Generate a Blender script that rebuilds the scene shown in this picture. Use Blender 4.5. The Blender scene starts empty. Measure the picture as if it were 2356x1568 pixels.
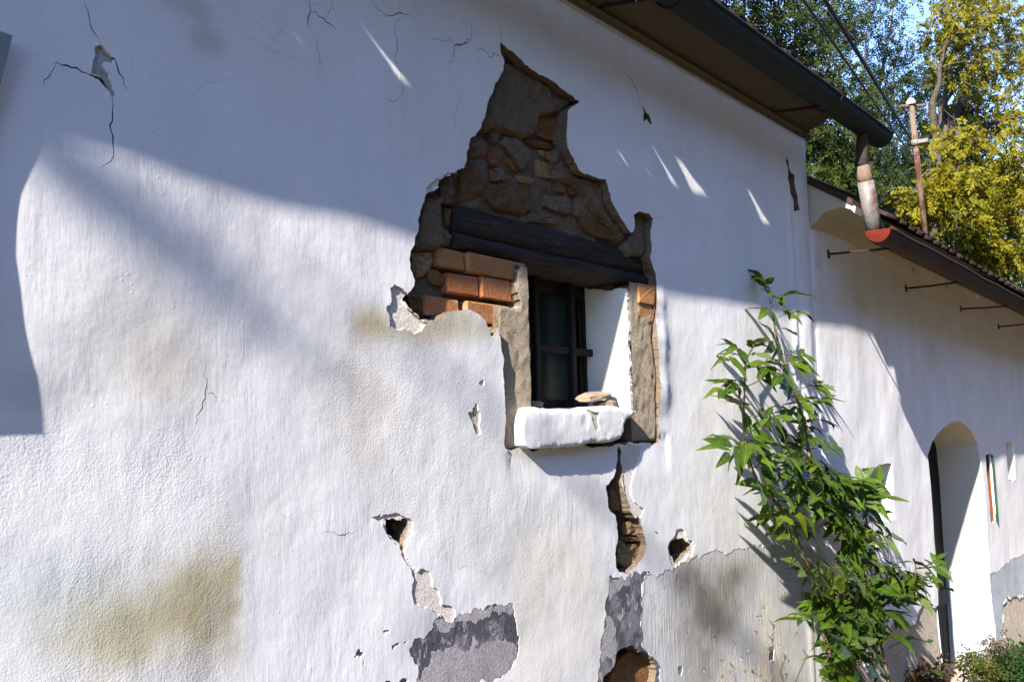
import bpy, math, random
import numpy as np
from mathutils import Vector, Matrix, noise
from mathutils.geometry import delaunay_2d_cdt

# ------------------------------------------------------------------ camera, sky, sun, exposure
sc = bpy.context.scene
COL = sc.collection
rnd = random.Random(7)
CAM = Vector((0.0, -1.70, 1.75))
FPX, CX, CY, ROLL = 2400.0, 1178.0, 784.0, 0.025       # photo measured on a 2356 px wide sheet
VPX, VPY = 2960.0, 965.0                                # vanishing point of the wall's level lines
_ra = math.atan(ROLL)
PITCH = math.atan((VPY + ROLL * (VPX - CX) - CY) * math.cos(ROLL) / FPX)

def _raycam(x, y):
    dx, dy = x - CX, y - CY
    dx, dy = dx * math.cos(_ra) - dy * math.sin(_ra), dx * math.sin(_ra) + dy * math.cos(_ra)
    a, b, c = dx / FPX, -dy / FPX, 1.0
    return a, -b * math.sin(PITCH) + c * math.cos(PITCH), b * math.cos(PITCH) + c * math.sin(PITCH)

_v = _raycam(VPX, VPY)
YAW = math.atan2(_v[0], _v[1])

def ray(x, y):
    a, f, u = _raycam(x, y)
    return Vector((a * math.sin(YAW) + f * math.cos(YAW), -a * math.cos(YAW) + f * math.sin(YAW), u))

S = 4096 / 2356.0
TR = dict(A=(1400, 100, .6378), B=(1400, 900, .6378), C=(1400, 1800, .5942), D=(2700, 900, .6377), E=(2700, 1800, .5925),
          F=(2700, 0, .6377), G=(0, 0, .6378), H=(0, 1500, .782), K=(3150, 450, .3827), L=(3450, 900, .3827), M=(3500, 1500, .3825),
          N=(3500, 2126, .3825), Q=(2700, 2226, .3188), U=(2780, 1040, .3189), V=(2780, 1500, .3189), W=(3080, 1800, .3396),
          X=(3080, 2200, .3396), Z=(0, 0, S))

def P(t, x, y, yp=0.0):
    """point on the plane y = yp that a measured photo position stands for"""
    a = TR[t]
    d = ray((a[0] + x * a[2]) / S, (a[1] + y * a[2]) / S)
    return CAM + d * ((yp - CAM.y) / d.y)

def PX(t, x, y, xp):
    a = TR[t]
    d = ray((a[0] + x * a[2]) / S, (a[1] + y * a[2]) / S)
    return CAM + d * ((xp - CAM.x) / d.x)

def xz(t, pts, yp=0.0):
    return [(q.x, q.z) for q in (P(t, x, y, yp) for x, y in pts)]

cam = bpy.data.cameras.new('camera')
camo = bpy.data.objects.new('camera', cam); COL.objects.link(camo)
_f = ray(CX, CY).normalized(); _r = (ray(CX + 10, CY) - ray(CX - 10, CY)).normalized(); _u = _r.cross(_f)
camo.matrix_world = Matrix(((_r.x, _u.x, -_f.x, CAM.x), (_r.y, _u.y, -_f.y, CAM.y), (_r.z, _u.z, -_f.z, CAM.z), (0, 0, 0, 1)))
cam.sensor_fit = 'HORIZONTAL'; cam.sensor_width = 36.0; cam.lens = 36.0 * FPX / 2356.0
cam.clip_start = 0.05; cam.clip_end = 3000.0
sc.camera = camo

SUN = Vector((5.05, 1.0, -3.10)).normalized()           # direction the sunlight travels
world = bpy.data.worlds.new('World'); sc.world = world; world.use_nodes = True
wn = world.node_tree; wn.nodes.clear()
sky = wn.nodes.new('ShaderNodeTexSky'); sky.sky_type = 'NISHITA'; sky.sun_disc = False
sky.sun_elevation = math.asin(-SUN.z)
sky.sun_rotation = math.atan2(-SUN.x, -SUN.y)
sky.altitude = 1200; sky.air_density = 0.85; sky.dust_density = 0.0; sky.ozone_density = 3.0
bg = wn.nodes.new('ShaderNodeBackground'); bg.inputs['Strength'].default_value = 0.14
wo = wn.nodes.new('ShaderNodeOutputWorld')
wm = wn.nodes.new('ShaderNodeMix'); wm.data_type = 'RGBA'; wm.blend_type = 'MULTIPLY'; wm.inputs[0].default_value = 1.0
wm.inputs[7].default_value = (.98, .94, 1.02, 1)                 # clear, slightly violet autumn sky, the same all round
wn.links.new(sky.outputs[0], wm.inputs[6]); wn.links.new(wm.outputs[2], bg.inputs[0]); wn.links.new(bg.outputs[0], wo.inputs[0])
sl = bpy.data.lights.new('sun', 'SUN'); sl.energy = 4.0; sl.angle = math.radians(0.53); sl.color = (1.0, 0.95, 0.88)
so = bpy.data.objects.new('sun', sl); COL.objects.link(so); so.location = (-6, -3, 8)
so.rotation_euler = SUN.to_track_quat('-Z', 'Y').to_euler()
sc.view_settings.view_transform = 'Standard'; sc.view_settings.look = 'None'
sc.view_settings.exposure = 1.96; sc.view_settings.gamma = 1.0; sc.view_settings.use_curve_mapping = False
sc.cycles.max_bounces = 6; sc.cycles.diffuse_bounces = 3; sc.cycles.use_denoising = True
sc.cycles.caustics_reflective = False; sc.cycles.caustics_refractive = False

# ------------------------------------------------------------------ materials
class NT:
    def __init__(s, name):
        s.m = bpy.data.materials.new(name); s.m.use_nodes = True
        s.t = s.m.node_tree; s.t.nodes.clear()
        s.out = s.n('ShaderNodeOutputMaterial'); s.p = s.n('ShaderNodeBsdfPrincipled')
        s.l(s.p.outputs[0], s.out.inputs[0])
        s.tc = s.n('ShaderNodeTexCoord').outputs['Object']
    def n(s, k, **kw):
        nd = s.t.nodes.new(k)
        for a, b in kw.items(): setattr(nd, a, b)
        return nd
    def l(s, a, b): s.t.links.new(a, b)
    def set(s, sock, v):
        if hasattr(v, 'links'): s.l(v, sock)
        elif isinstance(v, tuple) and len(v) == 3 and sock.type == 'RGBA': sock.default_value = (*v, 1)
        else: sock.default_value = v
    def map(s, scale, loc=(0, 0, 0), rot=(0, 0, 0), src=None):
        m = s.n('ShaderNodeMapping'); s.l(src or s.tc, m.inputs[0])
        m.inputs['Scale'].default_value = scale; m.inputs['Location'].default_value = loc; m.inputs['Rotation'].default_value = rot
        return m.outputs[0]
    def noise(s, scale, detail=3, rough=.55, vec=None, dist=0):
        k = s.n('ShaderNodeTexNoise'); s.l(vec or s.tc, k.inputs['Vector'])
        k.inputs['Scale'].default_value = scale; k.inputs['Detail'].default_value = detail
        k.inputs['Roughness'].default_value = rough; k.inputs['Distortion'].default_value = dist
        return k.outputs[0]
    def voro(s, scale, feature='F1', vec=None, out=0, rand=1.0):
        k = s.n('ShaderNodeTexVoronoi', feature=feature); s.l(vec or s.tc, k.inputs['Vector'])
        k.inputs['Scale'].default_value = scale; k.inputs['Randomness'].default_value = rand
        return k.outputs[out]
    def ramp(s, fac, lo, hi, a=0.0, b=1.0):
        r = s.n('ShaderNodeMapRange'); r.clamp = True
        s.set(r.inputs[0], fac); r.inputs[1].default_value = lo; r.inputs[2].default_value = hi
        s.set(r.inputs[3], a); s.set(r.inputs[4], b)
        return r.outputs[0]
    def math(s, op, a, b=0.0):
        k = s.n('ShaderNodeMath', operation=op); s.set(k.inputs[0], a); s.set(k.inputs[1], b)
        return k.outputs[0]
    def mix(s, fac, a, b, blend='MIX'):
        k = s.n('ShaderNodeMix', data_type='RGBA', blend_type=blend)
        s.set(k.inputs['Factor'], fac); s.set(k.inputs[6], a); s.set(k.inputs[7], b)
        return k.outputs[2]
    def attr(s, name, out='Color'):
        return s.n('ShaderNodeAttribute', attribute_name=name).outputs[out]
    def rand(s): return s.n('ShaderNodeObjectInfo').outputs['Random']
    def bump(s, h, dist, strength=1.0, nrm=None):
        b = s.n('ShaderNodeBump'); b.inputs['Distance'].default_value = dist; s.set(b.inputs['Strength'], strength)
        s.set(b.inputs['Height'], h)
        if nrm: s.l(nrm, b.inputs['Normal'])
        return b.outputs[0]
    def done(s, col, rough=.85, nrm=None, metal=0.0, spec=.3):
        s.set(s.p.inputs['Base Color'], col); s.set(s.p.inputs['Roughness'], rough)
        s.p.inputs['Metallic'].default_value = metal; s.p.inputs['Specular IOR Level'].default_value = spec
        if nrm: s.l(nrm, s.p.inputs['Normal'])
        return s.m

def m_white(name, base=(.82, .80, .80)):
    t = NT(name)
    stip = t.attr('stip', 'Fac')
    tint = t.attr('tint', 'Color')
    c = t.mix(t.ramp(t.noise(4.3, 6, .65), .35, .7), base, tuple(v * .90 for v in base))
    c = t.mix(t.ramp(t.noise(1.7, 5, .6, t.map((1, 1, 1), (9, 2, 4))), .50, .72, 0, .35), c, tuple(v * k for v, k in zip(base, (.86, .84, .78))))
    c = t.mix(t.ramp(t.noise(130, 4, .75), .40, .64, 0, .22), c, tuple(v * k for v, k in zip(base, (.74, .73, .70))))
    drip = t.ramp(t.noise(1, 5, .6, t.map((22, 1, 1.3))), .56, .74, 0, .16)
    c = t.mix(drip, c, tuple(v * k for v, k in zip(base, (.66, .64, .58))))
    speck = t.ramp(t.noise(48, 4, .75), .68, .75)
    c = t.mix(t.math('MULTIPLY', speck, .40), c, (.33, .31, .25))
    grime = t.math('MULTIPLY', t.ramp(t.noise(26, 6, .8, t.map((1.4, 1, .5))), .56, .66), t.ramp(t.noise(2.6, 3, .5, t.map((1, 1, 1), (2, 8, 5))), .54, .66, 0, .45))
    c = t.mix(grime, c, (.40, .39, .31))
    cv_ = t.voro(5.5, 'DISTANCE_TO_EDGE', t.n('ShaderNodeVectorMath', operation='ADD').outputs[0]) if False else None
    wv = t.n('ShaderNodeMix', data_type='VECTOR'); wv.inputs['Factor'].default_value = .10
    t.l(t.tc, wv.inputs[4]); nk = t.n('ShaderNodeTexNoise'); nk.inputs['Scale'].default_value = 6; nk.inputs['Detail'].default_value = 5; t.l(t.tc, nk.inputs['Vector']); t.l(nk.outputs[1], wv.inputs[5])
    craq = t.ramp(t.voro(6.0, 'DISTANCE_TO_EDGE', wv.outputs[1]), .0, .008, 1, 0)
    craq = t.math('MULTIPLY', craq, t.ramp(t.noise(2.2, 3, .5, t.map((1, 1, 1), (5, 1, 9))), .58, .66, 0, .32))
    c = t.mix(craq, c, (.34, .32, .29))
    pock = t.ramp(t.voro(34), .05, .085, 1, 0)
    c = t.mix(t.math('MULTIPLY', pock, t.ramp(t.noise(3, 2), .52, .6, 0, .5)), c, (.35, .31, .24))
    c = t.mix(1.0, c, tint, 'MULTIPLY')
    inv = t.math('SUBTRACT', 1.0, stip)
    n1 = t.bump(t.noise(11, 4, .5), .006, .4)
    br = t.noise(1, 4, .65, t.map((105, 60, 15)), .6)
    n1 = t.bump(t.noise(1, 4, .55, t.map((26, 20, 9), (0, 0, 0), (0, .5, 0)), .5), .0030, t.ramp(t.noise(2.3, 2), .4, .65, .05, .5), n1)
    n2 = t.bump(br, .0013, t.math('MULTIPLY', inv, t.ramp(t.noise(3.1, 3), .35, .65, .12, .5)), n1)
    st = t.noise(210, 3, .6)
    n3 = t.bump(st, .0022, t.math('MULTIPLY', stip, t.ramp(t.noise(4, 3), .35, .65, .22, .5)), n2)
    pim = t.ramp(t.voro(70), .10, .30, 1, 0)
    n4 = t.bump(t.math('MULTIPLY', pim, t.ramp(t.noise(14, 3), .58, .66)), .00035, .6, n3)
    return t.done(c, .9, n4, spec=.15)

def m_stony(name, cols, scale=14, bump=.004, bscale=60, rough=.9, spec=.2, rv=0.0, tintattr=False):
    """cols: two or three colours mixed by noise; rv: variation of value between copies"""
    t = NT(name)
    f = t.ramp(t.noise(scale, 6, .65), .32, .68)
    c = t.mix(f, cols[0], cols[1])
    if len(cols) > 2: c = t.mix(t.ramp(t.noise(scale * 2.7, 5, .7, t.map((1, 1, 1), (7, 3, 1))), .52, .72), c, cols[2])
    c = t.mix(t.ramp(t.noise(bscale * 1.6, 3, .7, t.map((1, 1, 1), (2, 7, 3))), .44, .66, 0, .5), c, tuple(v * .45 for v in cols[0]))
    if rv: c = t.mix(t.ramp(t.rand(), 0, 1, 0, rv), c, tuple(v * .35 for v in cols[0]))
    if tintattr: c = t.mix(1.0, c, t.attr('tint'), 'MULTIPLY')
    n = t.bump(t.noise(bscale, 6, .7), bump, .8)
    n = t.bump(t.noise(bscale * 3.7, 3, .6), bump * .35, .8, n)
    return t.done(c, rough, n, spec=spec)

WHITE = m_white('whitewash')
CREAM = m_white('cream_limewash', (.74, .71, .62))
MORTAR = m_stony('shaded_lime_mortar', [(.20, .14, .09), (.28, .205, .135), (.10, .065, .04)], 34, .014, 110)  # shade of hole and plaster rims put into this darker mortar
RENDER = m_stony('pink_grey_render', [(.78, .68, .61), (.86, .79, .73), (.66, .55, .48)], 30, .007, 130)
TAN = m_stony('tan_rubble_render', [(.46, .39, .30), (.58, .52, .43), (.28, .22, .16)], 12, .012, 60)
BEIGE = m_stony('beige_old_coat', [(.52, .47, .36), (.58, .53, .42)], 20, .003, 160)
DARKHOLE = m_stony('shade_dark_cavity_earth', [(.07, .05, .032), (.11, .08, .05), (.03, .022, .016)], 25, .01, 60)  # shade inside holes and cracks put into this dark brown
RUBBLE = m_stony('ochre_rubble', [(.34, .22, .10), (.44, .31, .16), (.16, .10, .06)], 24, .009, 55)
OLDGREY = m_stony('grey_undercoat', [(.44, .42, .42), (.54, .52, .50), (.34, .32, .33)], 40, .004, 150)
def m_dado():
    t = NT('flaking_slate_paint')
    a = t.noise(9, 6, .7); b = t.noise(17, 6, .75, t.map((1, 1, .6), (3, 5, 2)))
    c = t.mix(t.ramp(a, .46, .56), (.075, .077, .092), (.20, .19, .205))
    c = t.mix(t.ramp(b, .55, .585), c, (.36, .335, .34))
    c = t.mix(t.ramp(t.noise(60, 4, .7), .62, .68), c, (.09, .085, .10))
    c = t.mix(1.0, c, t.attr('tint'), 'MULTIPLY')
    n = t.bump(t.ramp(b, .52, .57), .003, .8)
    n = t.bump(t.noise(110, 5, .7), .004, .8, n)
    return t.done(c, .85, n, spec=.2)
SLATE = m_dado()
def m_greydado():
    t = NT('weathered_grey_dado_paint')
    a = t.noise(7, 6, .7); b = t.noise(20, 6, .8, t.map((1.5, 1, .7), (1, 5, 2)))
    c = t.mix(t.ramp(a, .4, .62), (.50, .49, .49), (.60, .585, .56))
    c = t.mix(t.math('MULTIPLY', t.ramp(b, .60, .63), .8), c, (.30, .30, .33))
    c = t.mix(1.0, c, t.attr('tint'), 'MULTIPLY')
    n = t.bump(t.noise(1, 3, .6, t.map((90, 40, 9))), .004, .6)
    n = t.bump(t.ramp(b, .59, .64), .003, .7, n)
    n = t.bump(t.noise(140, 4, .7), .003, .6, n)
    return t.done(c, .88, n, spec=.15)
GREYDADO = m_greydado()
BLUEDADO = m_stony('blue_grey_dado_paint', [(.36, .40, .45), (.47, .50, .53), (.62, .62, .60)], 9, .005, 90)
def m_brick():
    t = NT('fired_clay_brick')
    c = t.mix(t.ramp(t.noise(20, 5, .7), .35, .7), (.40, .135, .05), (.50, .21, .085))
    c = t.mix(t.ramp(t.rand(), 0, 1, 0, .55), c, (.42, .23, .09))
    c = t.mix(t.ramp(t.noise(34, 5, .8, t.map((1, 1, 1), (4, 0, 0))), .56, .66, 0, .75), c, (.46, .36, .25))
    n = t.bump(t.noise(70, 6, .75), .007, .8)
    return t.done(c, .9, n, spec=.15)
BRICK = m_brick()
MAUVE = m_stony('mauve_grey_paint', [(.33, .30, .315), (.42, .39, .40), (.20, .19, .21)], 22, .004, 120)
STONES = [m_stony('rust_sandstone', [(.20, .085, .030), (.27, .14, .05), (.12, .08, .05)], 18, .008, 50),
          m_stony('grey_field_stone', [(.15, .11, .075), (.21, .155, .105), (.15, .08, .04)], 16, .008, 50),
          m_stony('ochre_field_stone', [(.27, .17, .075), (.33, .23, .12), (.15, .10, .06)], 18, .008, 50),
          m_stony('brown_field_stone', [(.12, .065, .028), (.19, .11, .045), (.07, .045, .028)], 18, .009, 45),
          m_stony('red_brick_chip', [(.24, .085, .04), (.22, .10, .055), (.16, .11, .08)], 20, .006, 60)]
def m_wood(name, cols, scale=(6, 70, 70), bump=.006, rough=.8):
    t = NT(name)
    v = t.map(scale)
    f = t.noise(1, 6, .7, v, .4)
    c = t.mix(t.ramp(f, .35, .65), cols[0], cols[1])
    c = t.mix(t.ramp(t.noise(1, 5, .8, t.map(tuple(k * 1.9 for k in scale), (3, 1, 0))), .58, .7), c, cols[2])
    n = t.bump(f, bump, .9)
    return t.done(c, rough, n, spec=.2)
OLDWOOD = m_wood('charred_old_timber', [(.016, .011, .008), (.055, .040, .029), (.11, .085, .062)], (5, 60, 60), .016)
DARKWOOD = m_wood('dark_painted_wood', [(.008, .007, .006), (.014, .012, .010), (.022, .016, .011)], (60, 60, 8), .002)
GREENWOOD = m_wood('peeling_green_paint', [(.014, .040, .024), (.022, .055, .032), (.07, .045, .025)], (50, 50, 5), .003)
BROWNWOOD = m_wood('orange_brown_paint', [(.12, .035, .011), (.15, .05, .016), (.06, .025, .012)], (50, 50, 6), .003)
SHUTTERWOOD = m_wood('grey_green_paint', [(.20, .24, .23), (.26, .29, .28), (.14, .15, .14)], (50, 50, 6), .003)
TILE = m_stony('dark_clay_tile', [(.050, .030, .022), (.075, .045, .032), (.025, .025, .018)], 15, .006, 60, rv=.5)  # dark brown clay, mottled and varied at random
def m_metal(name, paint, rustc=(.20, .075, .03), thr=.55, rough=.5, spec=.4):
    t = NT(name)
    f = t.noise(7, 7, .7, t.map((1, 1, .6)))
    c = t.mix(t.ramp(f, thr, thr + .07), paint, rustc)
    c = t.mix(t.ramp(t.noise(40, 4, .7), .5, .75, 0, .5), c, tuple(v * .4 for v in rustc))
    n = t.bump(t.noise(60, 5, .7), .0025, .6)
    n = t.bump(t.noise(9, 3, .5), .006, .4, n)
    return t.done(c, t.ramp(f, thr - .05, thr + .1, rough, .85), n, 0.0, spec)
GUTTER = m_metal('green_grey_gutter_paint', (.022, .034, .032), (.05, .022, .012), .60, .75, .12)
GUTTER2 = m_metal('rusted_gutter_steel', (.045, .038, .034), (.07, .028, .014), .5, .8, .12)
REDOXIDE = m_metal('red_oxide_primer', (.10, .011, .004), (.075, .010, .004), .6, .7, .1)
ZINC = m_metal('weathered_zinc', (.17, .155, .14), (.085, .032, .015), .53, .5, .4)
RUSTPIPE = m_metal('rusty_pipe', (.16, .115, .08), (.085, .036, .016), .50, .75, .15)
IRON = m_stony('black_iron', [(.02, .018, .016), (.05, .03, .022)], 40, .002, 120, .7)
PORCELAIN = NT('white_porcelain').done((.45, .45, .45), .25, spec=.5)
CABLE = NT('black_cable_rubber').done((.012, .012, .014), .6)
def m_glass():
    t = NT('grimy_painted_reflection_glass')
    d = t.ramp(t.noise(30, 6, .8), .60, .70)
    c = t.mix(t.ramp(t.noise(6, 3), .35, .7), (.010, .022, .024), (.018, .036, .037))  # dark teal reflection put into the pane's base colour
    c = t.mix(d, c, (.02, .024, .02))
    return t.done(c, t.ramp(t.noise(9, 4), .3, .7, .25, .5), spec=.12)
GLASS = m_glass()
ROOM = NT('unlit_room').done((.02, .02, .02), .9)
GROUND = m_stony('dark_soil_and_grass', [(.10, .080, .045), (.14, .105, .062), (.06, .058, .030)], 3, .02, 40)
BARK = m_stony('acacia_bark', [(.075, .06, .045), (.12, .095, .07), (.04, .032, .025)], 14, .02, 40)

def m_leaf(name, a, b, spot=None, trans=.35, rough=.6):
    t = NT(name)
    r = t.attr('lv', 'Fac')
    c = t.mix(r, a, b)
    if spot: c = t.mix(t.ramp(t.noise(55, 3, .7), .60, .66), c, spot)
    t.set(t.p.inputs['Base Color'], c); t.p.inputs['Roughness'].default_value = rough
    t.p.inputs['Specular IOR Level'].default_value = .12
    tr = t.n('ShaderNodeBsdfTranslucent'); t.set(tr.inputs[0], t.mix(1, c, (1.5, 1.35, .6), 'MULTIPLY'))
    mx = t.n('ShaderNodeMixShader'); mx.inputs[0].default_value = trans
    t.l(t.p.outputs[0], mx.inputs[1]); t.l(tr.outputs[0], mx.inputs[2]); t.l(mx.outputs[0], t.out.inputs[0])
    return t.m

# ------------------------------------------------------------------ object helpers
def link(o, parent=None):
    COL.objects.link(o)
    if parent is not None: o.parent = parent
    return o

def tag(o, label=None, cat=None, group=None, kind=None):
    for k, v in (('label', label), ('category', cat), ('group', group), ('kind', kind)):
        if v: o[k] = v
    return o

def empty(name, loc=(0, 0, 0)):
    o = bpy.data.objects.new(name, None); o.location = loc; o.empty_display_size = .1
    return link(o)

class MB:
    """collects vertices and faces for one mesh"""
    def __init__(s): s.v = []; s.f = []; s.mi = []; s.sm = []
    def add(s, vs, fs, mi=0, smooth=False):
        o = len(s.v); s.v += [tuple(q) for q in vs]
        for f in fs: s.f.append(tuple(o + i for i in f)); s.mi.append(mi); s.sm.append(smooth)
    def box(s, x0, x1, y0, y1, z0, z1, mi=0, bev=0.0, jit=0.0, seed=0):
        r = random.Random(seed)
        if bev <= 0:
            vs = [(x, y, z) for x in (x0, x1) for y in (y0, y1) for z in (z0, z1)]
            vs = [tuple(c + r.uniform(-jit, jit) for c in q) for q in vs]
            s.add(vs, [(0, 1, 3, 2), (4, 6, 7, 5), (0, 4, 5, 1), (2, 3, 7, 6), (0, 2, 6, 4), (1, 5, 7, 3)], mi)
            return
        # chamfered box: 24 vertices
        c = ((x0 + x1) / 2, (y0 + y1) / 2, (z0 + z1) / 2); h = ((x1 - x0) / 2, (y1 - y0) / 2, (z1 - z0) / 2)
        vs = []; idx = {}
        for sx in (-1, 1):
            for sy in (-1, 1):
                for sz in (-1, 1):
                    for ax in range(3):
                        q = [sx * (h[0] - bev), sy * (h[1] - bev), sz * (h[2] - bev)]
                        q[ax] += (sx, sy, sz)[ax] * bev
                        idx[(sx, sy, sz, ax)] = len(vs)
                        vs.append(tuple(c[i] + q[i] + r.uniform(-jit, jit) for i in range(3)))
        fs = []
        for ax in range(3):
            for sg in (-1, 1):
                o = [i for i in range(3) if i != ax]; ring = []
                for a, b in ((-1, -1), (1, -1), (1, 1), (-1, 1)):
                    k = [0, 0, 0]; k[ax] = sg; k[o[0]] = a; k[o[1]] = b; ring.append(idx[(*k, ax)])
                fs.append(ring if (sg > 0) == (ax != 1) else ring[::-1])
        for ax in range(3):                                  # edge chamfers
            o = [i for i in range(3) if i != ax]
            for a in (-1, 1):
                for b in (-1, 1):
                    k0 = [0, 0, 0]; k0[o[0]] = a; k0[o[1]] = b; k1 = list(k0); k0[ax] = -1; k1[ax] = 1
                    fs.append([idx[(*k0, o[0])], idx[(*k1, o[0])], idx[(*k1, o[1])], idx[(*k0, o[1])]])
        for sx in (-1, 1):
            for sy in (-1, 1):
                for sz in (-1, 1): fs.append([idx[(sx, sy, sz, i)] for i in range(3)])
        s.add(vs, fs, mi)
    def tube(s, pts, radii, n=8, mi=0, cap=True, smooth=True):
        pts = [Vector(p) for p in pts]; rings = []; up = None
        for i, p in enumerate(pts):
            d = (pts[min(i + 1, len(pts) - 1)] - pts[max(i - 1, 0)])
            d = d.normalized() if d.length > 1e-9 else Vector((0, 0, 1))
            if up is None: up = Vector((0, 0, 1)) if abs(d.z) < .9 else Vector((1, 0, 0))
            a = d.cross(up).normalized(); b = a.cross(d); up = b
            r = radii[i] if isinstance(radii, (list, tuple)) else radii
            rings.append([p + (a * math.cos(2 * math.pi * k / n) + b * math.sin(2 * math.pi * k / n)) * r for k in range(n)])
        vs = [q for rg in rings for q in rg]
        fs = [(i * n + k, i * n + (k + 1) % n, (i + 1) * n + (k + 1) % n, (i + 1) * n + k) for i in range(len(rings) - 1) for k in range(n)]
        if cap: fs += [tuple(range(n))[::-1], tuple((len(rings) - 1) * n + k for k in range(n))]
        s.add(vs, fs, mi, smooth)
    def prism(s, prof, x0, x1, mi=0, smooth=False, cap=True):
        """profile of (y, z) swept along x"""
        n = len(prof)
        vs = [(x0, a, b) for a, b in prof] + [(x1, a, b) for a, b in prof]
        fs = [(k, (k + 1) % n, n + (k + 1) % n, n + k) for k in range(n)]
        s.add(vs, fs, mi, smooth)
        if cap: s.add(vs, [tuple(range(n))[::-1], tuple(range(n, 2 * n))], mi)
    def mesh(s, name, mats):
        me = bpy.data.meshes.new(name); me.from_pydata(s.v, [], s.f)
        for m in (mats if isinstance(mats, (list, tuple)) else [mats]): me.materials.append(m)
        me.polygons.foreach_set('material_index', s.mi); me.polygons.foreach_set('use_smooth', s.sm)
        fix_normals(me)
        return me
    def build(s, name, mats, parent=None, loc=None):
        o = bpy.data.objects.new(name, s.mesh(name, mats)); link(o, parent)
        if loc: o.location = loc
        return o

import bmesh
def fix_normals(me):
    b = bmesh.new(); b.from_mesh(me); bmesh.ops.recalc_face_normals(b, faces=b.faces); b.to_mesh(me); b.free()

def rough_poly(pts, step=.010, amp=.16, seed=0, closed=True):
    """breaks a traced outline into a ragged one"""
    r = random.Random(seed); out = []
    n = len(pts)
    for i in range(n if closed else n - 1):
        a, b = pts[i], pts[(i + 1) % n]
        def rec(a, b, k):
            dx, dz = b[0] - a[0], b[1] - a[1]; L = math.hypot(dx, dz)
            if L < step or k > 7: return [a]
            o = r.gauss(0, amp) * L * .6
            o = max(-.012, min(.012, o))
            m = ((a[0] + b[0]) / 2 - dz / L * o, (a[1] + b[1]) / 2 + dx / L * o)
            return rec(a, m, k + 1) + rec(m, b, k + 1)
        out += rec(a, b, 0)
    if not closed: out.append(pts[-1])
    return out

def inside(px, pz, poly):
    q = np.zeros(len(px), bool); n = len(poly)
    pa = np.array(poly); x0, z0 = pa.min(0); x1, z1 = pa.max(0)
    m = np.where((px >= x0) & (px <= x1) & (pz >= z0) & (pz <= z1))[0]
    if not len(m): return q
    X, Zv = px[m], pz[m]; c = np.zeros(len(m), bool); j = n - 1
    for i in range(n):
        xi, zi = poly[i]; xj, zj = poly[j]
        if zi != zj:
            c ^= ((zi > Zv) != (zj > Zv)) & (X < (xj - xi) * (Zv - zi) / (zj - zi) + xi)
        j = i
    q[m] = c
    return q

def crack_poly(pts, w, seed=0, taper=True):
    """thin ragged slit along a traced line"""
    r = random.Random(seed); ln = rough_poly(pts, .018, .22, seed, False); a = []; b = []; n = len(ln)
    for i, p in enumerate(ln):
        q0, q1 = ln[max(0, i - 1)], ln[min(n - 1, i + 1)]
        dx, dz = q1[0] - q0[0], q1[1] - q0[1]; L = math.hypot(dx, dz) or 1
        k = w * (.5 + .5 * r.random()) * (min(1, .25 + 2.2 * min(i, n - 1 - i) / n) if taper else 1)
        a.append((p[0] - dz / L * k / 2, p[1] + dx / L * k / 2)); b.append((p[0] + dz / L * k / 2, p[1] - dx / L * k / 2))
    return a + b[::-1]

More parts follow.
